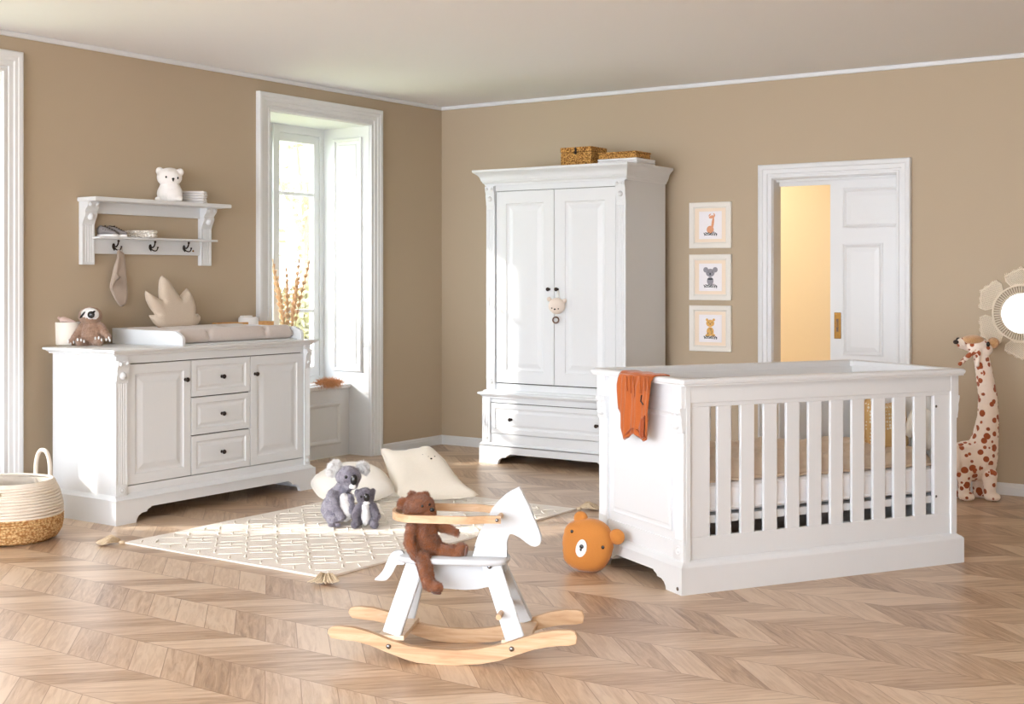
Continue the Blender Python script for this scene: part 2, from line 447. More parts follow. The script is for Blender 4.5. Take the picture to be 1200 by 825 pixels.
# cornice strip
for nm,a,b in (('trim_1',(0,-9.8,CH-.028),(.018,-.018,CH)),('trim_2',(0,-.018,CH-.028),(XR,0,CH))):
    m=MB(); m.box(a,b,.006); struct(m,nm,'trimwhite')
# baseboards
def skirt(m,a,b,nrm):
    a=Vector(a);b=Vector(b);nrm=Vector(nrm)
    prof=[(0,0),(.016,0),(.016,.045),(.013,.052),(.013,.058),(.008,.066),(.004,.07),(0,.07)]
    m.prism(prof,lambda u,v:a+nrm*u+Vector((0,0,v)),b-a)
m=MB(); skirt(m,(0,-.711,0),(0,0,0),(1,0,0)); skirt(m,(0,-3.674,0),(0,-1.957,0),(1,0,0)); skirt(m,(0,-10.2,0),(0,-4.92,0),(1,0,0)); struct(m,'baseboard_left','trimwhite')
m=MB(); skirt(m,(.0,0,0),(2.617,0,0),(0,-1,0)); skirt(m,(3.61,0,0),(XR,0,0),(0,-1,0)); struct(m,'baseboard_back','trimwhite')
# casing: mitred moulding around an opening
def casing(m,P,N,u0,u1,v1,w=.115):
    """P(u,v) point on wall; opening u0..u1, top v1; moulded profile swept round with mitres"""
    N=Vector(N)
    prof=[(0,0),(0,.012),(.004,.018),(.016,.018),(.02,.012),(.03,.012),(.034,.02),(.058,.022),(.064,.028),(.08,.03),(.086,.034),(w-.012,.036),(w-.004,.034),(w,.028),(w,0)]
    for o1,o2 in zip(prof,prof[1:]):
        q=[]
        for o,d in (o1,o2):
            q.append([Vector(P(u0-o,0))+N*d,Vector(P(u0-o,v1+o))+N*d,Vector(P(u1+o,v1+o))+N*d,Vector(P(u1+o,0))+N*d])
        m.loft(q,close=False,caps=False)
def window(k,name):
    y0,y1=niche_y(k); c=(y0+y1)/2; hw=(y1-y0)/2; d1=.19; d2=.434; zs=.51; zt=2.36
    w=bpy.data.objects.new(name,None); COL.objects.link(w); w['kind']='structure'; w.location=(0,c,0); FR[w.name]=Matrix.Translation((0,c,0))
    m=MB(); casing(m,lambda u,v:(0,u,v),(1,0,0),y0,y1,zt,.115); build(m,'window_casing','trimwhite',w,True,angle=30)
    # seat front with moulded panel, sill
    m=MB(); m.panel((-d1,y0,0),(0,1,0),(0,0,1),(1,0,0),hw*2,zs-.03,[(0,-.02),(0,0),(.09,0),(.097,.008),(.105,.01),(.117,.004),(.125,-.006),(.2,-.006)]); m.box((-.55,y0,0),(-d1-.02,y1,zs-.03))
    build(m,'window_seat','trimwhite',w,True)
    m=MB(); m.box((-d2-.06,y0,zs-.03),(-d1+.02,y1,zs),.006); build(m,'window_sill','trimwhite',w,True)
    # reveals with tall shutter boards
    for s,yy in ((1,y1),(-1,y0)):
        m=MB(); m.box((-WT+.01,yy-.004 if s>0 else yy-.001,0),(-.0,yy+.001 if s>0 else yy+.004,zt))
        pr=[(0,0),(0,.012),(.006,.016),(.018,.016),(.026,.004),(.045,.004),(.055,.012),(.062,.012)]
        m.panel((-.335,yy-s*.004,.60),(1,0,0),(0,0,1),(0,-s,0),.27,1.68,pr)
        build(m,'window_shutter','trimwhite',w,True)
    m=MB(); m.box((-WT,y0,zt-.004),(0,y1,zt+.002)); build(m,'window_head','trimwhite',w,True)
    # frame, two casement leaves with glazing bars
    X0,X1=-d2-.07,-d2
    m=MB(); zb=zs
    m.box((X0,y0,zb),(X1,y0+.045,zt),.003); m.box((X0,y1-.045,zb),(X1,y1,zt),.003); m.box((X0,y0,zt-.06),(X1,y1,zt),.003); m.box((X0,y0,zb),(X1,y1,zb+.05),.003)
    m.box((X0-.0,c-.03,zb),(X1+.012,c+.03,zt),.006)
    for s in (-1,1):
        a=c+s*.03; b=c+s*(hw-.045); lo,hi=min(a,b),max(a,b)
        xs0,xs1=X0+.012,X1-.008
        m.box((xs0,lo,zb+.05),(xs1,lo+.055 if s<0 else lo+.02,zt-.06),.004); m.box((xs0,hi-(.055 if s>0 else .02),zb+.05),(xs1,hi,zt-.06),.004)
        m.box((xs0,lo,zt-.12),(xs1,hi,zt-.06),.004); m.box((xs0,lo,zb+.05),(xs1,hi,zb+.12),.004)
        for zz in (1.873,1.035): m.box((xs0+.012,lo,zz-.012),(xs1-.004,hi,zz+.012),.003)
    build(m,'window_frame','trimwhite',w,True)
    for s in (-1,1):
        a=c+s*.045; b=c+s*(hw-.09); lo,hi=min(a,b),max(a,b)
        m=MB(); m.box((X0+.028,lo,zb+.11),(X0+.032,hi,zt-.11)); build(m,'window_pane','glass',w,True)
    return w
window(1,'window_1'); window(0,'window_2')
# doorway with pocket door
d=bpy.data.objects.new('door_1',None); COL.objects.link(d); d['kind']='structure'; d.location=(3.11,0,0); FR[d.name]=Matrix.Translation((3.11,0,0))
m=MB(); casing(m,lambda u,v:(u,0,v),(0,-1,0),2.71,3.524,1.914,.092); build(m,'door_casing','trimwhite',d,True,angle=30)
m=MB(); m.box((2.7,0,0),(2.714,.12,1.914)); m.box((2.7,0,1.91),(3.53,.12,1.925)); m.box((3.52,0,0),(3.53,.055,1.914)); m.box((2.714,.045,1.895),(3.52,.06,1.912)); m.box((2.714,.098,1.87),(3.524,.12,1.912)); build(m,'door_jamb','trimwhite',d,True)
m=MB(); dx0=3.072; dx1=3.62
m.box((dx0,.068,.01),(dx1,.1,1.905),.002)
pp=[(0,0),(0,.004),(.01,.008),(.018,.004),(.026,-.0002),(.03,.001),(.055,.005),(.06,.005)]
for z0,z1,x0,x1 in ((1.585,1.842,3.155,3.60),(.78,1.49,3.155,3.415),(.15,.70,3.155,3.415)):
    m.panel((x0,.068,z0),(1,0,0),(0,0,1),(0,-1,0),x1-x0,z1-z0,pp)
build(m,'door_leaf','trimwhite',d,True)
m=MB(); m.box((3.100,.060,.885),(3.145,.069,1.052),.003); m.box((3.112,.058,.92),(3.133,.0605,1.02),.002); m.lathe([(.0,.002),(.006,.002),(.007,0),(.004,-.0)],(3.122,.060,.9),'-y'); m.box((3.119,.052,.955),(3.126,.060,.995),.003)
dh=build(m,'door_handle','brass',d,True,label='aged brass flush pull')
m=MB(); m.box((3.115,.0565,.93),(3.130,.0585,1.012),.002); build(m,'recess_shade','darkwood',dh,True,label='dark brown block painting the shade of the finger recess')  # dark brown block stands in for shade in the pull's recess
# garden outside
m=MB(); m.box((-14,-16,-.3),(-WT,9,-.25)); struct(m,'ground','grass')
def foliage(name,mat,c,r,n,ls,label,trunk=None,hole=0,seed=1):
    rnd=random.Random(seed); t=thing(name,label,'tree' if trunk else 'bush',(c[0],c[1],-.25))
    m=MB()
    for i in range(n):
        u=Vector([rnd.gauss(0,1) for _ in range(3)]).normalized()*(rnd.random()**.4)
        p=Vector(c)+Vector((u.x*r[0],u.y*r[1],u.z*r[2]))
        if hole and noise.noise(p*1.7)<hole: continue
        a=Vector([rnd.gauss(0,1) for _ in range(3)]).normalized(); b=a.orthogonal().normalized(); s=ls*rnd.uniform(.6,1.3)
        m.faces([p-a*s,p+b*s*.45,p+a*s,p-b*s*.45],[(0,1,2,3)])
    build(m,'foliage',mat,t,True)
    if trunk:
        m=MB(); 
        m.tube([(c[0],c[1],-.25),(c[0]+.05,c[1],c[2]*.5),(c[0],c[1]+.05,c[2])],[.09,.07,.04])
        for i in range(6):
            a=i*1.05; m.tube([(c[0],c[1],c[2]*.55+i*.12),(c[0]+math.cos(a)*r[0]*.6,c[1]+math.sin(a)*r[1]*.6,c[2]+.2+i*.1)],[.035,.012],6)
        build(m,'trunk','bark',t,True)
    return t
foliage('garden_bush','leafyellow',(-4.2,3.0,.35),(.9,1.5,.85),9000,.05,'sunlit yellow-green garden bush seen low through the window behind the vase',seed=3)
foliage('garden_tree','leafgreen',(-6.5,5.35,2.6),(1.2,1.1,1.5),800,.07,'pale thin-leaved tree standing outside the window above the bush',trunk=True,hole=-.12,seed=5)
# ------------------------------------------------------------ cabinet pieces
DOORP=[(0,0),(0,.018),(.002,.02),(.05,.02),(.056,.0145),(.066,.0125),(.072,.0125),(.1,.019),(.106,.0195),(.13,.0195)]
DRAWP=[(0,0),(0,.018),(.002,.02),(.032,.02),(.037,.0145),(.044,.013),(.048,.013),(.062,.0185),(.066,.019)]
def knob(parent,p,ax,r=.0125,world=True):
    m=MB(); m.lathe([(.009,0),(.009,.002),(.005,.004),(.005,.012),(.009,.015),(r,.019),(r*1.02,.023),(r*.85,.028),(r*.45,.031),(.0005,.0315)],p,ax,18)
    return build(m,'knob','dark',parent,world,smooth=True)
def flutes(m,P,N,w,z0,z1,n=4,d=.004,th=.015):
    """fluted board; P(u) origin at width u, outward N"""
    N=Vector(N); poly=[(0,0)]; mar=.12*w
    poly.append((0,th))
    poly.append((mar,th)); fw=(w-2*mar)/n
    for i in range(n):
        for j in range(1,6):
            a=j/6; poly.append((mar+fw*(i+a),th-d*math.sin(PI*a)))
        poly.append((mar+fw*(i+1),th))
    poly+= [(w,th),(w,0)]
    m.prism(poly,lambda u,v:Vector(P(u))+N*v+Vector((0,0,z0)),(0,0,z1-z0))
def corbel(m,P,N,w,zt,h,out,th):
    """scroll bracket profile swept over width w: P(u) base, N outward"""
    N=Vector(N); U=(Vector(P(1))-Vector(P(0)))
    prof=[(0,0),(th+out,0),(th+out*1.02,-.10*h),(th+out*.9,-.22*h),(th+out*.62,-.33*h),(th+out*.45,-.42*h),(th+out*.52,-.50*h),(th+out*.5,-.6*h),(th+out*.34,-.72*h),(th+out*.15,-.85*h),(th+.002,-.95*h),(th,-h),(0,-h)]
    m.prism(prof,lambda u,v:Vector(P(0))+N*u+Vector((0,0,zt+v)),U*w)
    c=Vector(P(w/2))
    m.ell(c+N*(th+out*.42)+Vector((0,0,zt-h*.66)),(w*.26,)*3,seg=14,rings=8)
    for s in (.22,.78): m.ell(Vector(P(w*s))+N*(th+out*.95)+Vector((0,0,zt-h*.14)),(w*.16,)*3,seg=12,rings=8)
def rosette(m,c,N,r):
    N=Vector(N); c=Vector(c); q=N.to_track_quat('Z','Y').to_matrix().to_4x4()
    tmp=MB(); tmp.lathe([(r,0),(r,.003),(r*.8,.005),(r*.6,.003),(r*.5,.003),(r*.3,.007),(.0005,.008)],(0,0,0),'z',18)
    m.merge(tmp.bm,Matrix.Translation(c)@q)
def arch(x0,x1,zt,foot,za,step=.014):
    L=[(0,0),(foot,0),(foot+.004,.3*za),(foot+.016,.58*za),(foot+.036,.78*za),(foot+.066,.82*za),(foot+.07,.83*za),(foot+.074,za+step*0),(foot+.095,za+step*.6),(foot+.1,za+step)]
    Rr=[(x1-x0-a,b) for a,b in reversed(L)]
    pts=[(x0+a,b) for a,b in L]+[(x0+a,b) for a,b in Rr]
    return pts+[(x1,zt),(x0,zt)]
# ------------------------------------------------------------ changing dresser
DY0,DY1=-3.577,-2.137; DX0,DX1=.12,.63
dr=thing('changing_dresser','wide white panelled dresser with two doors and three middle drawers by the left wall','dresser',((DX0+DX1)/2,(DY0+DY1)/2,0))
m=MB(); m.box((DX0,DY0,.12),(DX1-.03,DY1,.875),.002)
# front face frame
m.box((DX1-.03,DY0,.825),(DX1-.0,DY1,.88)); m.box((DX1-.03,DY0,.12),(DX1,DY1,.188)); m.box((DX1-.03,DY0,.12),(DX1-.001,DY0+.078,.875)); m.box((DX1-.03,DY1-.048,.12),(DX1-.001,DY1,.875))
build(m,'body','white',dr,True)
m=MB(); m.box((DX1-.034,DY0+.078,.188),(DX1-.022,DY1-.048,.825)); build(m,'gap_shade','gap',dr,True)  # dark sheet paints shade into the gaps round doors and drawers
m=MB(); m.stack(DX0,DX1,DY0,DY1,[(0,.868),(.018,.868),(.022,.872),(.022,.876),(.036,.882),(.038,.886),(.054,.889),(.057,.893),(.057,.898),(.054,.901),(0,.901)],(.4,1,.85,.55)); build(m,'top_board','white',dr,True)
# plinth with arched feet
PX1=.67; PY0,PY1=-3.6,-2.118
m=MB(); m.prism(arch(PY0,PY1,.122,.13,.058),lambda u,v:(PX1-.025,u,v),(.025,0,0))
m.box((DX0,PY0,0),(PX1-.025,PY0+.025,.122)); m.box((DX0,PY1-.025,0),(PX1-.025,PY1,.122))
m.stack(DX0,DX1,DY0,DY1,[(0,.12),(.023+.002,.12)],(.0,1.6,.92,.76)) if False else None
m.loft([[(DX0,PY0+a,z),(PX1-a*1.6,PY0+a,z),(PX1-a*1.6,PY1-a,z),(DX0,PY1-a,z)] for a,z in ((.0,.118),(0,.126),(.004,.13),(.008,.132),(.014,.14),(.02,.146),(.024,.148))])
build(m,'plinth','white',dr,True)
# pilasters
for y0,w in ((DY0,.075),(DY1-.045,.045)):
    m=MB(); flutes(m,lambda u:(DX1,y0+u,0),(1,0,0),w,.20,.735,4,.004,.012); m.box((DX1,y0,.14),(DX1+.012,y0+w,.202),.001); m.box((DX1,y0,.735),(DX1+.012,y0+w,.872),.001); rosette(m,(DX1+.012,y0+w/2,.172),(1,0,0),w*.26)
    build(m,'pilaster','white',dr,True,angle=25)
    m=MB(); corbel(m,lambda u:(DX1,y0+u,0),(1,0,0),w,.842,.115,.018,.012); build(m,'corbel','white',dr,True,angle=30)
X=DX1-.018
def door_(y0,y1,z0,z1,prof,kn,nm='door'):
    m=MB(); m.panel((X,y0,z0),(0,1,0),(0,0,1),(1,0,0),y1-y0,z1-z0,prof); o=build(m,nm,'white',dr,True)
    for ky,kz in kn: knob(o,(X+.02,ky,kz),'x')
door_(-3.497,-3.066,.192,.82,DOORP,[(-3.108,.718)]); door_(-2.618,-2.187,.192,.82,DOORP,[(-2.598+.012,.718)])
for z0,z1 in ((.62,.82),(.41,.614),(.192,.404)): door_(-3.06,-2.624,z0,z1,DRAWP,[(-2.842,(z0+z1)/2+.0)],'drawer')
# changing tray
tt=thing('changing_tray','white open-front changing tray with raised sides lying on the dresser top','changing tray',(.33,-2.68,.901))
TY0,TY1,TXB,TXF=-3.147,-2.205,.09,.655
for yy in (TY0,TY1-.022):
    m=MB(); prof=[(TXB,.901),(TXF,.901)]+[(TXF-.03+.03*math.cos(a),.965-.03+.03*math.sin(a)) for a in [i*PI/12 for i in range(7)]]+[(TXF-.06,.98),(TXB,.985)]
    m.prism(prof,lambda u,v:(u,yy,v),(0,.022,0))
    bmesh.ops.bevel(m.bm,geom=[e for e in m.bm.edges],offset=.003,segments=2,affect='EDGES')
    build(m,'side_board','white',tt,True,angle=40)
m=MB(); m.box((TXB-.02,TY0,.901),(TXB,TY1,.988),.003); build(m,'back_board','white',tt,True)
m=MB(); m.box((TXB,TY0+.022,.901),(DX1-.01,TY1-.022,.91)); build(m,'base_board','white',tt,True)
# changing mat : quilted in three lengths
t=thing('changing_mat','pale taupe wipeable padded mat lying in the white tray','changing mat',(.36,-2.68,.91))
m=MB(); nx,ny=40,70; x0,x1,y0,y1=.115,.60,TY0+.03,TY1-.03
def matz(u,v,s):
    e=min(u,1-u)*(x1-x0); g=min(v,1-v)*(y1-y0); k=min(1,e/.03); k2=min(1,g/.03); ed=math.sqrt(max(0,1-(1-k)**2))*math.sqrt(max(0,1-(1-k2)**2))
    if s<0: return .911+.018*(1-ed)
    side=.014*math.exp(-((u-.1)/.13)**2)+.014*math.exp(-((u-.9)/.13)**2)
    seam=1-.45*math.exp(-((v-.25)/.016)**2)-.45*math.exp(-((v-.75)/.016)**2)
    return .935+(.042+side)*ed*max(seam,.2)+.003*noise.noise(Vector((u*9,v*14,0)))*ed
T_=[[None]*(ny+1) for _ in range(nx+1)];B_=[[None]*(ny+1) for _ in range(nx+1)]
for i in range(nx+1):
    for j in range(ny+1):
        u,v=i/nx,j/ny; w=.008*math.exp(-((v-.25)/.02)**2)+.008*math.exp(-((v-.75)/.02)**2)
        xx=x0+(x1-x0)*u-(w if u>.9 else 0)
        T_[i][j]=m.bm.verts.new((xx,y0+(y1-y0)*v,matz(u,v,1)))
        B_[i][j]=T_[i][j] if i in(0,nx) or j in (0,ny) else m.bm.verts.new((xx,y0+(y1-y0)*v,matz(u,v,-1)))
for i in range(nx):
    for j in range(ny):
        for G in (T_,B_): m.bm.faces.new((G[i][j],G[i+1][j],G[i+1][j+1],G[i][j+1]))
build(m,'mat_cover','mat',t,True,smooth=True)
m=MB(); m.tube([(x1-.012,y0+.02+(y1-y0-.04)*i/40,.924+.001*math.sin(i)) for i in range(41)],.0025,6); build(m,'piping','mat',t,True)
# leaf cushion
pl=[(194.7,322),(198.5,324),(202,328),(208,338.5),(213.5,347.5),(218,341.5),(222.5,337),(225.5,341),(227.8,346),(230.5,356.5),(229.7,365.5),(229.3,367.8),(233,366.7),(235,370),(233.8,376),(230,380.5),(221,383.8),(206,385),(189.5,385),(183.5,380.5),(179,374.5),(176,368.5),(183.5,368.2),(178.3,359.5),(174.5,350.5),(174.2,340),(182,345),(190.3,350.2),(189.5,343),(190.3,337),(192,328)]
O=Vector((.16,-2.74,0)); P2=[(u,v) for u,v in tr(O,PI/2,0,pl)]
lo=min(v for u,v in P2); t=thing('leaf_cushion','stone beige leaf-shaped cushion leaning on the wall behind the changing mat','cushion',(.16,-2.74,.935),PI/2)
def lean(u,v): k=(v-lo); return (u,k*.12,k*1.0+.0)
m=MB(); pillow(m,P2,lean,(0,1,0),.035,.05,.011,wob=.004); build(m,'cushion_cover','leaf',t,smooth=True)
m=MB(); m.tube([Vector(lean(u,v)) for u,v in P2],.0022,6,True); build(m,'piping','leaf',t)
t.location.z=.97
# muslin bits beside the leaf cushion
t=thing('muslin_cloth','small crumpled cream cloth at the right foot of the leaf cushion','cloth',(.2,-2.57,.945))
m=MB(); m.ell((0,0,.008),(.03,.05,.012)); m.ell((.01,.035,.01),(.02,.03,.012)); blob(m,'cloth_fold','cream',t,.004,2,.004,60)
# wooden organiser + white pot behind the mat
a=hit(258,380,x=.1); b=hit(319,380,x=.1)
t=thing('wooden_tray','honey-coloured long wooden tray behind the changing mat near the window casing','tray',(.075,(a.y+b.y)/2,.901))
m=MB(); zt=hit(300,376.8,x=.09).z
m.box((.03,a.y,.901),(.115,b.y,.909)); 
for q in (((.03,a.y,.901),(.038,b.y,zt)),((.107,a.y,.901),(.115,b.y,zt)),((.03,a.y,.901),(.115,a.y+.008,zt)),((.03,b.y-.008,.901),(.115,b.y,zt))): m.box(q[0],q[1],.0015)
# back edge hangs beyond the tray board: keep clear of it
build(m,'tray_body','tray',t,True)
a=hit(282,372,x=.07).y; b=hit(300,372,x=.07).y; z1=hit(290,370.5,x=.07).z
t=thing('white_pot','small white jar with notched rim standing in the wooden tray','jar',(.07,(a+b)/2,.91))
m=MB(); r=(b-a)/2*.95; cy=(a+b)/2
m.lathe([(.001,.91),(r*.9,.91),(r,.92),(r,z1-.012),(r*.93,z1-.006),(r*.9,z1-.006),(r*.88,.93),(.001,.925)],(.07,cy,0),'z',28)
build(m,'jar_body','whitefelt',t,True,smooth=True)
m=MB(); m.box((.05,cy-r*.9,z1-.012),(.09,cy+r*.3,z1+.004),.004); build(m,'lid','whitefelt',t,True)
# cup with cloth
def frame_thing(name,label,cat,px,d,z=0,group=None,rz=0): 
    p=at(px,d); return thing(name,label,cat,(p.x,p.y,z),TH+rz,group)
DZ=.901
P=hit(79,405,z=DZ); dcp=(P-CAM).dot(F)+.07
t=frame_thing('cream_cup','cream straight-sided pot beside the sloth at the dresser left end','pot',79,dcp,DZ); s=dcp/f_
m=MB(); r=15.5*s
m.lathe([(.001,0),(r*.86,0),(r*.93,.006),(r*.96,.03),(r,26.5*s),(r*.95,27*s),(r*.92,26*s),(r*.9,.012),(.001,.01)],(0,0,0),'z',36); build(m,'pot_body','cream',t,smooth=True)
t=frame_thing('burp_cloth','pale pink folded cloth spilling over the rim of the cream pot','cloth',76,dcp,DZ+22*s)
m=MB(); m.ell((-.05,-.02,.042),(.036,.03,.02)); m.ell((-.02,0,.034),(.045,.035,.02)); m.ell((.02,.01,.024),(.04,.03,.013)); m.ell((-.066,-.025,.03),(.018,.022,.02)); blob(m,'cloth_body','pink',t,.004,3,.005,45)
# sloth
P=hit(108,405,z=DZ); ds=(P-CAM).dot(F)+.05
t=frame_thing('plush_sloth','taupe plush sloth with white face sitting on the dresser beside the cream pot','stuffed animal',108,ds,DZ); s=ds/f_
def q(px,py,y=0,base=(108,405)): return ((px-base[0])*s,y,(base[1]-py)*s)
m=MB(); m.ell(q(108.5,390,0),(14*s,12*s,15*s)); m.ell(q(108,398,0),(12*s,12*s,8*s)); m.ell(q(106,371,-.005),(13.5*s,12*s,11*s)); 
m.cap(q(97,384,-.01),q(88,400,-.045),5*s,4.4*s); m.cap(q(119,383,-.01),q(129,395,-.04),4.6*s,4*s)
m.cap(q(103,402,-.03),q(99,401,-.075),5*s,5.5*s); m.cap(q(115,402,-.03),q(121,400,-.07),5*s,5.2*s)
add_fur(blob(m,'plush_body','sloth',t,.0045,4,.003,150),14000,.005,.0006,4)
m=MB(); m.ell(q(107.5,369,-.032),(11*s,7*s,8*s)); blob(m,'face','whitefur',t,.003,2,.0012,260,label='white face patch')
m=MB(); m.ell(q(111.2,369,-.066),(4.2*s,2.2*s,4.2*s)); build(m,'nose','black',t,smooth=True)
m=MB(); m.ell(q(101,369.2,-.062),(1.2*s,1.2*s,5*s),Matrix.Rotation(math.radians(38),4,'Y')); m.ell(q(113.6,365.8,-.058),(1.2*s,1*s,2.4*s),Matrix.Rotation(math.radians(60),4,'Y')); build_split(m,'eye_patch','black',t,smooth=True)
m=MB()
for px,py,y in ((84,400,-.06),(87.5,403,-.065),(91,401,-.065),(128,398,-.055),(131,396,-.055),(132,399,-.05),(102,398,-.1),(98,397.5,-.1),(105,399.5,-.095),(118,396,-.095),(122,395.5,-.095),(125,398,-.09)): m.ell(q(px,py,y),(1.1*s,1.3*s,1.9*s),seg=8,rings=6)
build_split(m,'claw','whitefelt',t,smooth=True)
# ------------------------------------------------------------ wall shelf
sh=thing('wall_shelf','white two-tier wall shelf with three dark double hooks above the dresser','shelf',(0,-2.845,1.35))
m=MB(); SY0,SY1=-3.328,-2.318+.0
m.stack(.0,.16,SY0,-2.32,[(-.004,1.698),(0,1.702),(0,1.718),(-.004,1.722)],(0,1,1,1)); build(m,'top_board','white',sh,True)
for y0 in (-3.318,-2.448):
    m=MB(); m.box((0,y0,1.346),(.02,y0+.082,1.70),.002); flutes(m,lambda u:(.02,y0+u,0),(1,0,0),.082,1.36,1.57,4,.004,.012); m.box((.02,y0,1.346),(.032,y0+.082,1.36)); build(m,'side_post','white',sh,True,angle=25)
    m=MB(); corbel(m,lambda u:(.02,y0+u,0),(1,0,0),.082,1.70,.13,.05,.012); build(m,'corbel','white',sh,True,angle=30)
m=MB(); m.box((.0,-3.236,1.635),(.022,-2.448,1.70),.002); build(m,'upper_rail','white',sh,True)
m=MB(); m.box((.0,-3.236,1.408),(.022,-2.448,1.494),.002); build(m,'hook_rail','white',sh,True)
m=MB(); m.box((.0,-3.25,1.492),(.095,-2.37,1.505),.003); build(m,'lower_board','white',sh,True)
m=MB(); m.lathe([(.006,0),(.006,.003),(.003,.006)],(.022,-2.505,1.435),'x',12); build(m,'badge','brass',sh,True)
for y in (-3.098,-2.834,-2.578):
    m=MB(); m.ell((.024,y,1.452),(.004,.011,.018)); 
    m.tube(spline([(.026,y,1.455),(.045,y,1.45),(.06,y,1.462),(.066,y,1.48)]),.0042,8); m.ell((.066,y,1.482),.007)
    for dy in (-.02,.022): m.tube(spline([(.026,y,1.445),(.04,y+dy*.4,1.432),(.052,y+dy,1.432),(.056,y+dy*1.3,1.448)]),.0036,8); m.ell((.056,y+dy*1.3,1.45),.0055)
    build(m,'hook','dark',sh,True,smooth=True)
# towel hanging on first hook
t=thing('hooded_towel','taupe terry cloth hanging folded from the first hook of the wall shelf','cloth',(.05,-3.07,1.15),PI/2)
oc=[(137,293),(142,295),(145,298),(146.3,310),(148,330),(148.8,346),(147,355),(142.5,359),(138,357),(132,347),(128,337),(130,325),(133,312),(136,303)]
O=Vector((.045,-3.07,1.15)); P2=[(u,v-1.15) for u,v in tr(O,PI/2,0,oc)]
P2=[(p.x,p.y) for p in spline([Vector((u,v,0)) for u,v in P2],3,True)]
m=MB(); pillow(m,P2,lambda u,v:(u,0,v),(0,-1,0),.009,.02,.008,wob=.006); build(m,'back_fold','towel',t,smooth=True)
oc=[(136.5,296),(138,304),(136,315),(134.8,320),(137,324),(139.3,325),(133.5,329.5),(131,333),(129.3,338.5),(128,337),(130,325),(133,312)]
P2=[(u,v-1.15) for u,v in tr(O,PI/2,0,oc)]
m=MB(); pillow(m,P2,lambda u,v:(u,-.014,v),(0,-1,0),.007,.012,.006,wob=.003); build(m,'front_fold','towel',t,smooth=True)
m=MB(); m.tube([(P2[0][0]+.012,-.0,P2[0][1]+.0),(P2[0][0]+.016,-.008,P2[0][1]+.03),(P2[0][0]+.03,-.006,P2[0][1]+.03),(P2[0][0]+.035,0,P2[0][1])],.002,6); build(m,'hanging_loop','towel',t)
# items on the shelf
zs=1.722; P=hit(200,238,z=zs); dd=(Vector((.08,-2.735,0))-CAM).dot(F)
px0=198
def on_shelf(px,xw,z,name,label,cat,group=None):
    p=hit(px,300,x=xw); o=thing(name,label,cat,(p.x,p.y,z),TH,group); return o,(p-CAM).dot(F)/f_
t,s=on_shelf(199,.08,zs,'night_light_bear','glossy white sitting bear figure on the top of the wall shelf','lamp')
def q(px,py,y=0,base=(199,237.5)): return ((px-base[0])*s,y,(base[1]-py)*s)
m=MB(); m.ell(q(199,228,0),(15.2*s,12*s,13*s)); m.ell(q(199,222,0),(12.6*s,11*s,10*s)); m.ell(q(198.5,209,0),(14.8*s,12.5*s,11.6*s)); m.ell(q(187,201.5,0),(4.6*s,4.4*s,4.8*s)); m.ell(q(211,203,.0),(4.4*s,4.4*s,4.6*s)); m.cap(q(204,233,-.03),q(212,234,-.02),3.6*s,3.4*s); m.cap(q(190,234,-.02),q(186,235,-.03),3*s,3*s)
blob(m,'bear_body','ivoryplush',t,.0035,3)
m=MB(); m.ell(q(198,209.4,-.060),(1.3*s,.8*s,1.5*s)); m.ell(q(210.3,210.2,-.036),(.9*s,1.2*s,1.5*s)); build_split(m,'eye','black',t,smooth=True)
m=MB(); m.ell(q(205.8,211.5,-.056),(1.6*s,1*s,1.3*s)); m.ell(q(205.8,213,-.055),(.9*s,.8*s,1.6*s)); build(m,'nose','black',t,smooth=True)
# nappies
for i in range(5):
    t,s=on_shelf(228,.085,zs+.0145*i,'folded_nappy','white folded nappy, %s of the stack on the wall shelf'%['lowest','second from the bottom','middle one','second from the top','topmost'][i],'nappy','nappies stacked beside the white bear figure')
    m=MB(); m.box((-13*s,-.045,0),(13*s,.045,.0135),.006,3); 
    for v in m.bm.verts: v.co+=Vector((.003*math.sin(i*2+v.co.z*300),0,.002*noise.noise(v.co*40+Vector((i*5,0,0)))))
    build(m,'nappy_body','sheet',t,smooth=True)
    m=MB(); m.tube([(-13*s,-.0465,.0075),(0,-.0475,.008),(13*s,-.0465,.007)],.0022,6); build(m,'gathered_edge','ivoryplush',t,smooth=True)
# shoes
M['shoe']=plain('grey_canvas',srgb(132,128,128),.9,.4,200,.1); M['lace']=plain('black_lace',srgb(50,38,34),.8,.3,200,.2)
def shoe(px,label,xw):
    t,s=on_shelf(px,xw,1.505,'baby_shoe',label,'shoe','grey baby shoes on the lower shelf')
    m=MB(); 
    def sec(k,w,h,z0): 
        return [( (k-.5)*.115, w*math.cos(a), z0+h*(.5+.5*math.sin(a))) for a in [i*2*PI/14 for i in range(14)]]
    m.loft([sec(.0,.004,.02,.012),sec(.03,.02,.045,.01),sec(.15,.026,.056,.01),sec(.35,.026,.05,.01),sec(.5,.025,.042,.01),sec(.7,.027,.03,.01),sec(.88,.024,.024,.01),sec(.98,.014,.016,.01),sec(1,.004,.008,.012)])
    build(m,'shoe_upper','shoe',t,smooth=True)
    m=MB(); n=28; pts=[]
    for i in range(n):
        a=2*PI*i/n; pts.append((.06*math.cos(a),.027*math.sin(a)*(1+.12*math.cos(a))))
    m.prism(pts,lambda u,v:(u,v,0),(0,0,.013)); build(m,'rubber_sole','whitefelt',t,label='white rubber sole')
    m=MB()
    for i in range(4): m.tube([(-.018+i*.013,-.024,.040-i*.005),(-.014+i*.013,0,.062-i*.007),(-.018+i*.013,.024,.040-i*.005)],.0035,6)
    m.ell((-.03,0,.056),(.022,.016,.006))
    build(m,'laces','lace',t,smooth=True,label='dark laces and opening')
shoe(126,'grey canvas baby shoe with white sole, left one on the lower shelf',.045); shoe(137,'grey canvas baby shoe with dark laces, right one next to the knitted blanket',.052)
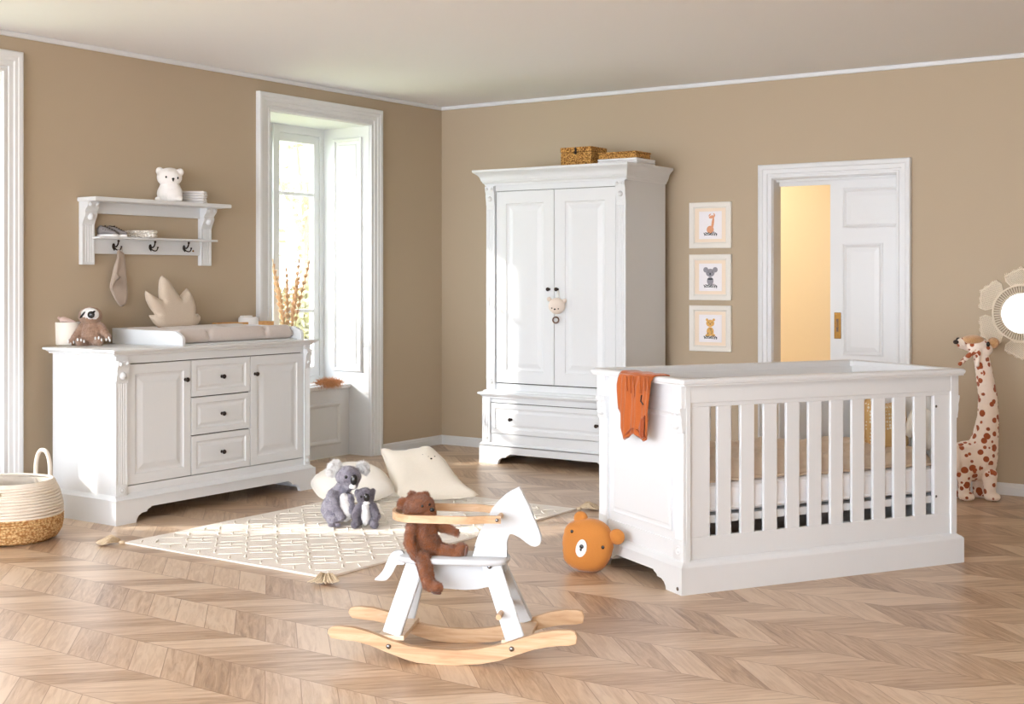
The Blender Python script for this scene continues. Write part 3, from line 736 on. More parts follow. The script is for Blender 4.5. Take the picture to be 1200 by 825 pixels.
t,s=on_shelf(164,.05,1.505,'knitted_blanket','folded cream knitted blanket on the lower tier of the wall shelf','blanket')
m=MB(); m.box((-19*s,-.038,0),(19*s,.038,.022),.01,3); m.box((-18*s,-.036,.021),(19*s,.036,.042),.01,3); 
for i in range(9): m.ell((-17*s+i*4.2*s,-.035,.03),(2.2*s,.006,.009),seg=10,rings=6); m.ell((-15*s+i*4.1*s,-.037,.012),(2.2*s,.006,.009),seg=10,rings=6)
m.tube(spline([(-18*s,-.02,.04),(-22*s,-.02,.043),(-26*s,-.025,.047)]),.005,8)
build(m,'knit_body','knit',t,smooth=True)
# ------------------------------------------------------------ wardrobe
WX0,WX1,WYF,WYB=.874,1.974,-.62,-.09
w=thing('wardrobe','tall white two-door wardrobe with crown moulding and a bottom drawer','wardrobe',((WX0+WX1)/2,(WYF+WYB)/2,0))
m=MB(); m.box((WX0,WYF+.03,.5),(WX1,WYB,1.93),.001); m.box((WX0,WYF,1.866),(WX1,WYF+.03,1.94)); m.box((WX0,WYF,.5),(WX1,WYF+.03,.549)); m.box((WX0,WYF,.5),(.946,WYF+.03,1.93)); m.box((1.902,WYF,.5),(WX1,WYF+.03,1.93))
build(m,'upper_body','white',w,True)
m=MB(); m.box((.946,WYF+.024,.549),(1.902,WYF+.034,1.866)); m.box((.905,WYF+.014,.2),(1.95,WYF+.022,.42)); build(m,'gap_shade','gap',w,True)  # dark backing colours the wardrobe's door and drawer gaps as shade
m=MB(); LX0,LX1,LF=.845,2.003,WYF-.01
m.box((LX0,LF+.03,.1),(LX1,WYB,.47)); m.box((LX0,LF,.418),(LX1,LF+.03,.47)); m.box((LX0,LF,.1),(LX1,LF+.03,.204)); m.box((LX0,LF,.1),(.91,LF+.03,.47)); m.box((1.938,LF,.1),(LX1,LF+.03,.47)); build(m,'lower_body','white',w,True)
m=MB(); m.stack(WX0,WX1,WYF,WYB,[(.034,.45),(.034,.458),(.046,.464),(.05,.470),(.062,.472),(.066,.476),(.066,.484),(.062,.488),(.03,.491),(.024,.5),(.004,.506),(0,.506)],(.75,.75,.75,0)); build(m,'waist_moulding','white',w,True)
m=MB(); m.stack(WX0,WX1,WYF,WYB,[(.0,1.905),(.014,1.905),(.016,1.912),(.02,1.918),(.03,1.924),(.034,1.93),(.034,1.934),(.04,1.937),(.043,1.944),(.047,1.955),(.054,1.966),(.066,1.977),(.08,1.985),(.09,1.99),(.096,1.994),(.098,2.0),(.098,2.008),(.094,2.01),(0,2.01)],(.62,.62,1,0)); build(m,'crown_moulding','white',w,True)
# plinth
QX0,QX1,QF=.823,2.025,-.645
m=MB(); m.prism(arch(QX0,QX1,.125,.155,.058),lambda u,v:(u,QF,v),(0,.025,0)); m.box((QX0,QF+.025,0),(QX0+.025,WYB,.125)); m.box((QX1-.025,QF+.025,0),(QX1,WYB,.125))
m.loft([[(QX0+a,QF+a,z),(QX1-a,QF+a,z),(QX1-a,WYB,z),(QX0+a,WYB,z)] for a,z in ((0,.12),(0,.128),(.004,.132),(.012,.138),(.018,.146),(.02,.148))]); build(m,'plinth','white',w,True)
for x0,wd in ((WX0,.07),(1.904,.07)):
    m=MB(); flutes(m,lambda u:(x0+u,WYF,0),(0,-1,0),wd,.60,1.74,4,.004,.012); m.box((x0,WYF-.012,.506),(x0+wd,WYF,.601),.001); m.box((x0,WYF-.012,1.74),(x0+wd,WYF,1.905),.001); rosette(m,(x0+wd/2,WYF-.012,.56),(0,-1,0),.018)
    build(m,'pilaster','white',w,True,angle=25)
    m=MB(); corbel(m,lambda u:(x0+u,WYF,0),(0,-1,0),wd,1.90,.13,.018,.012); build(m,'corbel','white',w,True,angle=30)
for x0 in (LX0,1.938):
    m=MB(); flutes(m,lambda u:(x0+u,LF,0),(0,-1,0),.065,.2,.41,4,.004,.01); m.box((x0,LF-.01,.148),(x0+.065,LF,.2)); m.box((x0,LF-.01,.41),(x0+.065,LF,.45)); rosette(m,(x0+.0325,LF-.01,.174),(0,-1,0),.016); build(m,'pilaster','white',w,True,angle=25)
WD=[(a*1.0,b) for a,b in DOORP]; WD=[(0,0),(0,.018),(.002,.02),(.082,.02),(.088,.0135),(.1,.011),(.106,.011),(.135,.0185),(.14,.019),(.17,.019)]
for x0,x1,kx in ((.953,1.4225,1.386),(1.4265,1.896,1.452)):
    m=MB(); m.panel((x0,WYF+.016,.556),(1,0,0),(0,0,1),(0,-1,0),x1-x0,1.862-.556,WD); o=build(m,'door','white',w,True); knob(o,(kx,WYF-.004,1.196),'-y',.013)
m=MB(); m.panel((.914,LF+.016,.207),(1,0,0),(0,0,1),(0,-1,0),1.934-.914,.206,DRAWP); o=build(m,'drawer','white',w,True)
for kx in (1.085,1.765-.0): knob(o,(kx,LF-.004,.308),'-y')
# music box toy
dm=(Vector((1.45,-.68,0))-CAM).dot(F); p=at(651,dm)
t=thing('bear_music_toy','small cream bear-head pull toy with a dark ring hanging from the wardrobe knob','toy',(p.x,p.y,1.0),TH); s=dm/f_
zb=HC-1.0
def q(px,py,y=0): return ((px-651)*s,y,HC-(py-CY)*s-1.0)
m=MB(); m.ell(q(652.5,358.5),(10*s,.035,9.6*s)); m.ell(q(643.5,350.5),(2.8*s,.012,2.8*s)); m.ell(q(661.5,352.5),(2.6*s,.012,2.8*s)); blob(m,'bear_head','toycream',t,.003,4)
m=MB()
for px,py,r in ((646.5,361,.8),(649.8,362.3,1.1),(654,361.8,.8)): m.ell(q(px,py,-.032),(r*s,.004,r*s*.9))
build_split(m,'face_stitching','black',t,smooth=True)
m=MB(); c=Vector(q(651.3,375)); m.tube([c+Vector((3.4*s*math.cos(a),0,3.4*s*math.sin(a))) for a in [i*PI/12 for i in range(24)]],.9*s,8,True); build(m,'pull_ring','darkwood',t,smooth=True,label='dark brown ring')
m=MB(); m.tube([q(651.3,371.6),q(651.5,367)],.0012,5); m.tube([q(652.5,350),q(653.5,344,.015),q(654,340.5,.03)],.002,5); m.tube([q(654,340.5,.03),q(655.5,344,.015),q(655,350)],.002,5); build_split(m,'cord','cream',t)
# baskets on top
yb=-.5
a=hit(657,185,y=yb); b=hit(693,185,y=yb); zt=hit(675,172.3,y=yb).z
t=thing('wicker_box','square golden wicker box with clasp on top of the wardrobe','basket',((a.x+b.x)/2,yb+.15,2.01))
m=MB(); m.box((a.x,yb,2.01),(b.x,yb+.2,zt-.035),.004); build(m,'box_body','wicker',t,True)
m=MB(); m.box((a.x-.002,yb-.003,zt-.033),(b.x+.002,yb+.203,zt),.004); build(m,'box_lid','wicker',t,True)
m=MB(); cx=(a.x+b.x)/2; m.box((cx-.006,yb-.01,zt-.05),(cx+.006,yb-.002,zt-.005),.002); m.tube([(cx-.014,yb-.009,zt-.04),(cx,yb-.014,zt-.044),(cx+.014,yb-.009,zt-.04)],.003,6); build(m,'clasp','dark',t,True)
yb=-.52
a=hit(700,190,y=yb); b=hit(746,190,y=yb); z0=hit(722,185.5,y=yb).z; z1=hit(722,177.8,y=yb).z
t=thing('folded_blanket','white folded blanket under the low wicker basket on the wardrobe','blanket',((a.x+b.x)/2,yb+.13,2.01))
m=MB(); n=3; hh=(z0-2.01)/n
for i in range(n): m.box((a.x,yb,2.01+hh*i),(b.x,yb+.26,2.01+hh*(i+1)-.0005),hh*.45,3)
build(m,'blanket_fold','sheet',t,True,smooth=True)
t=thing('low_wicker_basket','low golden wicker basket standing on the white folded blanket','basket',((a.x+b.x)/2,yb+.13,z0))
m=MB(); m.box((a.x+.006,yb+.005,z0),(b.x-.006,yb+.2,z1-.012),.006); build(m,'basket_body','wicker',t,True)
m=MB(); m.box((a.x+.002,yb+.001,z1-.012),(b.x-.002,yb+.204,z1),.004); build(m,'basket_lid','wicker',t,True)
# ------------------------------------------------------------ pictures
M['framewhite']=plain('ivory_frame',srgb(230,227,219),.5,.04,60)
M['matboard']=plain('beige_mount',srgb(240,224,204),.9); M['art']=plain('pale_paper',srgb(240,238,242),.9)
M['ink_o']=plain('peach_print',srgb(222,160,124),.9,0,200,.2); M['ink_g']=plain('grey_print',srgb(150,148,156),.9,0,100,.2); M['ink_y']=plain('yellow_print',srgb(226,178,104),.9,0,100,.2); M['ink_k']=plain('dark_leaf_print',srgb(70,78,84),.9)
def disc(m,c,rx,rz,y,rot=0,n=18):
    c0=math.cos(rot);s0=math.sin(rot); pts=[]
    for i in range(n):
        a=2*PI*i/n; u,v=rx*math.cos(a),rz*math.sin(a); pts.append((c[0]+u*c0-v*s0,y,c[1]+u*s0+v*c0))
    m.loft([pts,[(p[0],y-.0006,p[2]) for p in pts]])
def leafs(par,z):
    m=MB()
    for i in range(-3,4): disc(m,(i*.014,z+.006*abs(math.sin(i*2.1))),.010,.0035,-.0126,i*.5+.6); disc(m,(i*.014+.005,z-.006),.009,.003,-.0126,-i*.4-.5)
    build(m,'leaf_print','ink_k',par)
for kind,zc,lab in (('giraffe',1.624,'white framed print of a peach giraffe, top of the three small pictures'),('koala',1.276,'white framed print of a grey koala, middle of the three small pictures'),('cub',.934,'white framed print of a yellow spotted cub, lowest of the three small pictures')):
    t=thing('picture_frame',lab,'picture',(2.2695,-.0,zc),0,'framed animal prints between wardrobe and doorway')
    m=MB(); hw=.1535; 
    prof=[(0,.0),(0,.018),(.004,.021),(.03,.019),(.036,.014),(.04,.014)]
    for o1,o2 in zip(prof,prof[1:]):
        m.loft([[(-hw+o,-d,-hw+o),(hw-o,-d,-hw+o),(hw-o,-d,hw-o),(-hw+o,-d,hw-o)] for o,d in (o1,o2)],caps=False)
    build(m,'frame','framewhite',t)
    m=MB(); m.box((-.12,-.0105,-.12),(.12,-.004,.12)); build(m,'mount','matboard',t,label='beige mount')
    m=MB(); m.box((-.083,-.012,-.092),(.083,-.0105,.092)); a=build(m,'print','art',t,label='pale print')
    if kind=='giraffe':
        m=MB(); disc(m,(0,-.03),.026,.026,-.0123); disc(m,(.018,.01),.009,.045,-.0124,-.15); disc(m,(.012,.055),.022,.010,-.0125,.2); disc(m,(-.004,.068),.012,.004,-.0125,.8); disc(m,(.03,.07),.011,.004,-.0125,2); build(m,'animal_print','ink_o',a)
    elif kind=='koala':
        m=MB(); disc(m,(0,.03),.032,.027,-.0123); disc(m,(0,-.025),.024,.028,-.0122); disc(m,(-.033,.05),.018,.018,-.0122); disc(m,(.036,.05),.018,.018,-.0122); o=build(m,'animal_print','ink_g',a)
        m=MB(); disc(m,(0,.022),.006,.009,-.0132); disc(m,(-.014,.034),.003,.003,-.0132); disc(m,(.014,.034),.003,.003,-.0132); disc(m,(0,-.012),.022,.006,-.0132); build(m,'face_print','ink_k',a)
    else:
        m=MB(); disc(m,(0,.035),.03,.024,-.0123); disc(m,(0,-.02),.026,.03,-.0122); disc(m,(-.024,.058),.009,.009,-.0122); disc(m,(.026,.058),.009,.009,-.0122); disc(m,(-.02,-.045),.014,.01,-.0124); disc(m,(.022,-.045),.014,.01,-.0124); build(m,'animal_print','ink_y',a)
        m=MB(); disc(m,(0,.03),.004,.004,-.0132); disc(m,(-.012,.04),.003,.003,-.0132); disc(m,(.012,.04),.003,.003,-.0132)
        for i in range(7): disc(m,(.016*math.sin(i*2.2),-.02+.018*math.cos(i*1.7)),.003,.003,-.0132)
        build(m,'face_print','ink_k',a)
    leafs(a,-.058)
# ------------------------------------------------------------ mirror
MC=Vector((4.262,0,1.066))
t=thing('macrame_mirror','round mirror in a flower-shaped cream macrame frame on the back wall','mirror',(MC.x,0,MC.z))
m=MB(); m.lathe([(.0005,.010),(.118,.010),(.118,.004),(.0005,.004)],(0,0,0),'-y',64); bmesh.ops.transform(m.bm,matrix=Matrix.Rotation(math.radians(-3),4,'X'),verts=m.bm.verts[:]); build(m,'mirror_glass','mirror',t)
m=MB()
for r,w_ in ((.162,.0055),(.118,.004)): m.tube([(r*math.cos(a),-.014,r*math.sin(a)) for a in [i*2*PI/72 for i in range(72)]],w_,8,True)
build(m,'ring','macrame',t,smooth=True)
m=MB()
for i in range(64):
    a=2*PI*i/64; c,s_=math.cos(a),math.sin(a); m.tube([(.12*c,-.012,.12*s_),(.16*c,-.014,.16*s_)],.0032,6)
build(m,'spoke_cords','macrame',t,smooth=True)
for k in range(6):
    a0=math.radians(30+60*k); 
    e1=Vector((math.cos(a0),0,math.sin(a0))); e2=Vector((-math.sin(a0),0,math.cos(a0)))
    poly=[(.158,-.058),(.185,-.088),(.216,-.094),(.236,-.05),(.262,0),(.236,.05),(.216,.094),(.185,.088),(.158,.058),(.167,.03),(.169,0),(.167,-.03)]
    def ins(u,v):
        c=False
        for i in range(len(poly)):
            a,b=poly[i],poly[(i+1)%len(poly)]
            if (a[1]>v)!=(b[1]>v) and u<(b[0]-a[0])*(v-a[1])/(b[1]-a[1])+a[0]: c=not c
        return c
    m=MB()
    m.tube([e1*(u+.002*math.sin(i*3))+e2*v+Vector((0,-.012,0)) for i,(u,v) in enumerate(poly)],.0048,6,True)
    for sg in (1,-1):
        for j in range(-24,25):
            off=j*.0125; seg=[]
            for q_ in range(0,81):
                v=-.11+.22*q_/80; u=.2+off+sg*v
                if ins(u,v): seg.append((u,v))
                else:
                    if len(seg)>2: m.tube([e1*seg[0][0]+e2*seg[0][1]+Vector((0,-.011-.002*sg,0)),e1*seg[-1][0]+e2*seg[-1][1]+Vector((0,-.011-.002*sg,0))],.0030,5)
                    seg=[]
    for j in range(26):
        v=-.1+.2*j/25; 
        u=max([p for p in [.150+.001*i_ for i_ in range(110)] if ins(p,v)] or [0])
        if u: m.tube([e1*u+e2*v+Vector((0,-.012,0)),e1*(u+.011+.004*math.sin(j*5))+e2*(v*1.02)+Vector((0,-.013,0))],.003,5)
    build(m,'petal','macrame',t)
# ------------------------------------------------------------ crib
A=Vector((3.734,-3.283,0)); EA=math.atan2(.8605767,.5093209)
cr=thing('cot','large white wooden baby cot with slatted long sides and panelled ends','cot',A,EA)
L,Wd=1.48,.75
m=MB()   # mitred top cap ring
prof=[(0,.836),(.0,.842),(-.004,.846),(-.006,.856),(-.002,.861),(.004,.865),(.052,.865),(.056,.861),(.056,.838),(.052,.836)]
def ring(o,z,ch=.012): 
    x0,x1,y0,y1=-.004+o,L+.004-o,-.006+o,Wd+.006-o
    return [(x0+ch,y0,z),(x1-ch,y0,z),(x1,y0+ch,z),(x1,y1-ch,z),(x1-ch,y1,z),(x0+ch,y1,z),(x0,y1-ch,z),(x0,y0+ch,z)]
lp=[ring(o,z) for o,z in prof]; m.loft(lp+[lp[0]],caps=False); build(m,'top_cap','white',cr)
# long sides
sl=[(.191,.26),(.307,.373),(.422,.491),(.535,.6),(.649,.716),(.765,.829),(.882,.949),(.993,1.056),(1.108,1.17),(1.223,1.286)]
pit=(1.223-.191)/9
for nm,y0,y1,fy in (('front',.03,.052,-1),('back',Wd-.052,Wd-.03,1)):
    m=MB(); m.box((.03,y0,.748),(L-.035,y1,.838),.002); m.box((.03,min(y0,y1)-.008 if fy<0 else y0,.765),(L-.03,y1 if fy<0 else y1+.008,.838),.003); build(m,'top_rail','white',cr)
    m=MB(); m.box((.03,y0,.10),(L-.035,y1,.222),.002); build(m,'bottom_rail','white',cr)
    for s0 in (.055,1.336): 
        m=MB(); m.box((s0,y0,.222),(s0+.098 if s0<.5 else 1.436,y1,.748),.001); build(m,'stile','white',cr)
    for i in range(10):
        c=.2255+pit*i; m=MB(); m.box((c-.034,y0+.003,.2),(c+.034,y1-.003,.77),.003); build(m,'slat','white',cr)
    m=MB(); ya,yb_=(0,.03) if fy<0 else (Wd-.03,Wd)
    m.box((.0279,ya,0),(L-.0279,yb_,.105),.0)
    q0=[(.0,.103),(0,.108),(.003,.113),(.01,.119),(.018,.124),(.024,.131),(.028,.131)]
    for (o1,z1),(o2,z2) in zip(q0,q0[1:]):
        yy=lambda o:(ya+o) if fy<0 else (yb_-o)
        m.faces([(0+o1,yy(o1),z1),(L-o1,yy(o1),z1),(L-o2,yy(o2),z2),(0+o2,yy(o2),z2)],[(0,1,2,3)])
    build(m,'plinth','white',cr)
# screws visible on the right stile
m=MB(); m.lathe([(.006,0),(.006,.001),(.004,.003)],(1.345,.03,.70),'-y',12); m.lathe([(.006,0),(.006,.001),(.004,.003)],(1.345,.03,.30),'-y',12); build_split(m,'bolt','chrome',cr,label='steel bolt')
for sx,fx in ((0,-1),(L,1)):
    X=lambda d: (sx+d) if fx<0 else (sx-d)      # d measured inward
    N=(fx,0,0)
    def bx(m,d0,d1,y0,y1,z0,z1,b=.001):
        a,b_=sorted((X(d0),X(d1))); m.box((a,y0,z0),(b_,y1,z1),b)
    m=MB(); bx(m,.035,.055,.02,Wd-.02,.1,.84)
    ph=[(0,0),(0,.004),(.004,.005),(.012,.001),(.02,.001),(.026,.004),(.05,.004)]
    bx(m,.03,.036,.02,Wd-.02,.79-.045,.84); bx(m,.028,.036,.02,Wd-.02,.13,.2)
    m.panel((X(.035),.125,.235),(0,1,0),(0,0,1),N,Wd-.25,.49,ph)
    build(m,'end_panel','white',cr)
    for y0 in (.022,Wd-.022-.075):
        m=MB(); flutes(m,lambda u:(X(.035),y0+u,0),N,.075,.21,.655,4,.004,.012); bx(m,.021,.036,y0,y0+.075,.13,.212); bx(m,.021,.036,y0,y0+.075,.655,.838); rosette(m,(X(.023),y0+.0375,.168),N,.02)
        build(m,'pilaster','white',cr,angle=25)
        m=MB(); corbel(m,lambda u:(X(.03),y0+u,0),N,.075,.745,.10,.012,.012); bx(m,.01,.03,y0,y0+.075,.745,.838,.003); build(m,'corbel','white',cr,angle=30)
    m=MB(); m.prism(arch(.03 if False else 0.0,Wd,.105,.12,.05),lambda u,v:(X(0),u,v),(.028*(-fx),0,0))
    q0=[(.0,.103),(0,.108),(.003,.113),(.01,.119),(.018,.124),(.024,.131),(.03,.131)]
    for (o1,z1),(o2,z2) in zip(q0,q0[1:]): m.faces([(X(o1),o1,z1),(X(o1),Wd-o1,z1),(X(o2),Wd-o2,z2),(X(o2),o2,z2)],[(0,1,2,3)])
    build(m,'end_plinth','white',cr)
    if fx<0:
        m=MB(); m.lathe([(.008,0),(.008,.002),(.003,.003)],(0,.03,.022),'x',14)
        for v in m.bm.verts: v.co.x=-v.co.x
        build(m,'badge','chrome',cr,label='round metal badge')
m=MB(); m.box((.06,.055,.268),(L-.06,Wd-.055,.30),.002)
build(m,'bed_base','white',cr)
def crib_thing(name,label,cat,s,t_,z):
    p=frame_of(cr)@Vector((s,t_,z)); return thing(name,label,cat,p,EA)
t=crib_thing('mattress','white mattress lying on the cot base','mattress',.06,.06,.302)
m=MB(); m.box((0,0,.006),(L-.12,Wd-.12,.126),.025,4); build(m,'mattress_cover','sheet',t,smooth=True)
m=MB()
for z in (.02,.113): m.tube([(.02,.0,z),(L-.14,.0,z),(L-.12,.02,z),(L-.12,Wd-.14,z),(L-.14,Wd-.12,z),(.02,Wd-.12,z),(0,Wd-.14,z),(0,.02,z)],.003,6,True)
build(m,'piping','sheet',t)
# quilt
t=crib_thing('cot_quilt','puffy beige muslin quilt spread over the cot mattress','quilt',.09,.075,.43)
m=MB(); nx,ny=130,56; lx,ly=1.28,.58; T_=[];B_=[]
def qh(u,v):
    e=min(u,1-u)*lx; g=min(v,1-v)*ly; k=math.sqrt(max(0,1-(1-min(1,e/.05))**2))*math.sqrt(max(0,1-(1-min(1,g/.05))**2))
    p=Vector((u*lx*6,v*ly*6,1.3)); fold=abs(noise.noise(p*1.1))*.05+abs(noise.noise(p*2.6))*.018
    return k*(.05+fold+.035*math.exp(-((u-.35)/.3)**2)*(1-u))
for i in range(nx+1):
    a=[];b=[]
    for j in range(ny+1):
        u,v=i/nx,j/ny; hgt=qh(u,v); vt=m.bm.verts.new((u*lx,v*ly-.0,.006+hgt)); a.append(vt)
        b.append(vt if i in(0,nx) or j in(0,ny) else m.bm.verts.new((u*lx,v*ly,.001)))
    T_.append(a);B_.append(b)
for i in range(nx):
    for j in range(ny):
        for G in (T_,B_):
            try: m.bm.faces.new((G[i][j],G[i+1][j],G[i+1][j+1],G[i][j+1]))
            except ValueError: pass
build(m,'quilt_cover','quilt',t,smooth=True)
m=MB(); m.tube([(lx*i/80,.002,.008+.004*math.sin(i*.7)) for i in range(81)],.006,6); build(m,'quilt_hem','quilt',t,smooth=True)
# cushions in the cot: outlines on a plane parallel to the long side
def cot_cushion(name,label,mat,t_off,pts,T,lean_=.25,piping=True,extra=None,half=.04):
    e=EA; O=frame_of(cr)@Vector((0,t_off,0)); P2=tr(O,e,0,pts); lo=min(v for u,v in P2); u0=sum(u for u,v in P2)/len(P2)
    t=crib_thing(name,label,'cushion',u0,t_off,lo)
    P2=[(p.x,p.y) for p in spline([Vector((u-u0,v-lo,0)) for u,v in P2],3,True)]
    m=MB(); fn=lambda u,v:(u,v*lean_,v); pillow(m,P2,fn,(0,-1,lean_),T,half,.012,wob=.003); build(m,'cushion_cover',mat,t,smooth=True)
    if piping: m=MB(); m.tube([Vector(fn(u,v)) for u,v in P2],.003,6,True); build(m,'piping',mat,t)
    return t
cot_cushion('dotted_cushion','mustard cushion with white dots and ear corners leaning in the cot corner','mustard',.27,[(1016,480),(1018,471),(1022,467),(1027,472),(1040,474),(1052,472),(1060,468),(1062,473),(1062,485),(1063,505),(1061,526),(1045,530),(1022,527),(1015,510)],.045,.1)
cot_cushion('round_cushion','cream oval cushion at the right end of the cot','cream',.125,[(1080,490),(1086,481),(1090,480),(1094,487),(1096,502),(1094,520),(1088,527),(1081,521),(1077,506)],.04,.08)
cot_cushion('printed_cushion','white printed cushion between the mustard and cream cushions','printed',.20,[(1062,509),(1066,490),(1073,480),(1084,478),(1086,492),(1083,508),(1072,512)],.03,.1)
# romper draped over the cot end: front sheet + top flap
t=thing('romper','rust orange baby romper draped over the left end of the cot','romper',frame_of(cr)@Vector((0,.3,.865)),EA)
m=MB(); ca=math.cos
pr=[(727,437),(727,455),(727.5,478),(730,487),(730.5,500),(732,509),(735,515.5),(740,512.5),(743,509),(747,508),(751,511),(754,515),(757,517.5),(761,516),(763,508),(764.5,492),(763,488),(765,470),(765,441)]
P2=tr(frame_of(cr)@Vector((-.022,0,0)),EA+PI/2,0,pr)      # u runs along +t
poly=[(u,z-.865) for u,z in P2]
xs=[p[0] for p in poly]; u0,u1=min(xs),max(xs)
def rp(u,v):
    w=(.010+.006*math.sin(u*70)+.005*math.sin(u*140+1+v*9))*min(1,max(0,-v)/.06+.15)*.9
    return (-.024-w-.012*max(0,-v),u-.3,v)
m=MB(); pillow(m,poly,rp,(-1,0,0),.006,.012,.008,wob=.004); build(m,'front_fabric','rust',t,smooth=True)
# fold over the cap
m=MB(); n=30; top=[]
for prof_i in range(9):
    k=prof_i/8; row=[]
    for i in range(n+1):
        u=u0+(u1-u0)*i/n
        ex=.0 if i>n*.25 else 0
        path=[(-.028,-.012),(-.024,-.002),(-.016,.006),(0,.0075),(.02,.0075),(.045,.0075),(.058,.006),(.064,-.004),(.066,-.05)]
        px_,pz=path[prof_i]; row.append((px_,u-.3+(.0),pz+.002*math.sin(u*60)))
    top.append(row)
for hgt in (0,):
    V=[[m.bm.verts.new(p) for p in r_] for r_ in top]; V2=[[m.bm.verts.new((p[0]*.93+.002,p[1],p[2]-.004)) for p in r_] for r_ in top]
    for G in (V,V2):
        for i in range(8):
            for j in range(n): m.bm.faces.new((G[i][j],G[i+1][j],G[i+1][j+1],G[i][j+1]))
    for i in range(8): m.bm.faces.new((V[i][0],V[i+1][0],V2[i+1][0],V2[i][0])); m.bm.faces.new((V[i][n],V[i+1][n],V2[i+1][n],V2[i][n]))
build(m,'shoulder_fold','rust',t,smooth=True)
def rl(px,py):
    u,z=tr(frame_of(cr)@Vector((-.04,0,0)),EA+PI/2,0,[(px,py)])[0]; return Vector((-.045,u-.3,z-.865))
m=MB()
for px in (735,739,743.5,751,756,760): m.tube([rl(px,441),rl(px+.5,450),rl(px+1,458+ (px%3)*3)],.0028,6)
build(m,'gathered_pleat','rust',t,smooth=True)
m=MB(); m.tube(spline([rl(757,487.5),rl(753.5,492),rl(752.5,499),rl(755,508),rl(757.5,513)]),.004,6); m.tube(spline([rl(733,511),rl(738,505),rl(744,502),rl(750,506),rl(754,513)]),.003,6); build(m,'leg_binding','rustdark',t,smooth=True,label='darker rust leg openings')
m=MB(); og=[(763.5,488.5),(758,489.5),(754.5,494),(753.3,501),(755,509),(758,514.5),(761.5,511),(763.3,502)]
P2=tr(frame_of(cr)@Vector((-.022,0,0)),EA+PI/2,0,og); pillow(m,[(u,z-.865) for u,z in P2],lambda u,v:tuple(Vector(rp(u,v))+Vector((-.012,0,0))),(-1,0,0),.003,.006,.006); build(m,'leg_hole_shade','rustdark',t,smooth=True,label='darker rust patch painting the shade inside the leg opening')  # flat darker patch paints the shade inside the leg hole
m=MB(); m.tube([rl(753,463),rl(752,470),rl(755,474)],.003,6); build(m,'button_tab','black',t,smooth=True,label='dark tab at the shoulder')
# ------------------------------------------------------------ bear cushion
dB=5.70; p=at(694,dB); RB=math.radians(-28)
t=thing('bear_head_cushion','round ochre bear-face cushion leaning against the foot of the cot','cushion',(p.x,p.y,0),TH+RB); s=dB/f_
zq=lambda py:HC-(py-CY)*s
R3=Matrix.Rotation(math.radians(10),4,'Z')
m=MB(); N_=28; poly=[]
for px,py in ((662,640),(661.5,625),(665,612),(672,606),(682,602.5),(694,602),(705,604.5),(713,611),(718,622),(718,637),(714,650),(707,659),(697,663),(684,663),(672,659),(665,652)): poly.append(((px-694)*s/math.cos(RB),zq(py)))
mn=min(v for u,v in poly); poly=[(u,v-mn) for u,v in poly]
poly=[(q_.x,q_.y) for q_ in spline([Vector((u,v,0)) for u,v in poly],4,True)]
fn=lambda u,v:(u,v*.18-.03,v)
pillow(m,poly,fn,(0,-1,.18),.055,.085,.012,wob=.002); bc=build(m,'cushion_body','orange',t,smooth=True)
def pdist(u,v):
    d=1e9
    for i_ in range(len(poly)):
        A_,B_=Vector(poly[i_]),Vector(poly[(i_+1)%len(poly)]); ab=B_-A_; k_=max(0,min(1,(Vector((u,v))-A_).dot(ab)/max(ab.length_squared,1e-12))); d=min(d,(A_+ab*k_-Vector((u,v))).length)
    return d
def face(px,py,off):
    o_=.045 if off else 0
    for _ in range(8):
        u=((px-694)*s-o_*math.sin(RB))/math.cos(RB); v=zq(py)-mn
        if off: o_=.055*math.sqrt(max(0,1-(1-min(pdist(u,v)/.085,1))**2))
    return Vector(fn(u,v))+Vector((0,-1,.18)).normalized()*(o_+.001)
for c,r in (((680,603),8.4),((722,620),9.2)):
    m=MB(); cc=face(c[0],c[1],0); m.ell(cc+Vector((0,.0,0)),(r*s*1.05,.022,r*s)); build(m,'ear','orange',t,smooth=True)
m=MB(); m.ell(face(682,637,.05),(7*s,.007,11.4*s),Matrix.Rotation(math.radians(14),4,'Y')); build(m,'muzzle','whitefelt',t,smooth=True,label='white oval muzzle')
m=MB(); m.ell(face(683,634,.06)+Vector((0,-.006,0)),(3.1*s,.005,3*s)); m.ell(face(682.3,637.5,.06)+Vector((0,-.006,0)),(1.3*s,.004,2*s)); build(m,'nose','black',t,smooth=True)
for px,py,o_ in ((670.2,618.7,.044),(706.2,633,.053)):
    m=MB(); m.ell(face(px,py,o_),(2*s,.004,2.1*s)); build_split(m,'eye','black',t,smooth=True)
# ------------------------------------------------------------ rug
t=thing('tufted_rug','cream cotton rug with raised tufted lattice and corner tassels','rug',(1.7,-2.86,0))
x0,x1,y0,y1=1.065,2.365,-3.865,-1.865
m=MB(); nx,ny=90,140; G=[]
def rz(x,y): return .008+.0025*noise.noise(Vector((x*3,y*3,0)))+.002*max(0,1-min(x-x0,x1-x,y-y0,y1-y)/.03)*(.5+.5*noise.noise(Vector((x*5,y*5,3))))
for i in range(nx+1):
    r_=[]
    for j in range(ny+1):
        u,v=i/nx,j/ny; x=x0+(x1-x0)*u+.006*noise.noise(Vector((v*6,u*2,0))); y=y0+(y1-y0)*v+.006*noise.noise(Vector((u*5,v*2,7)))
        r_.append((m.bm.verts.new((x,y,rz(x,y))),m.bm.verts.new((x,y,.001+max(0,rz(x,y)-.012)))))
    G.append(r_)
for i in range(nx):
    for j in range(ny):
        m.bm.faces.new([G[a][b][0] for a,b in ((i,j),(i+1,j),(i+1,j+1),(i,j+1))])
        m.bm.faces.new([G[a][b][1] for a,b in ((i,j),(i,j+1),(i+1,j+1),(i+1,j))])
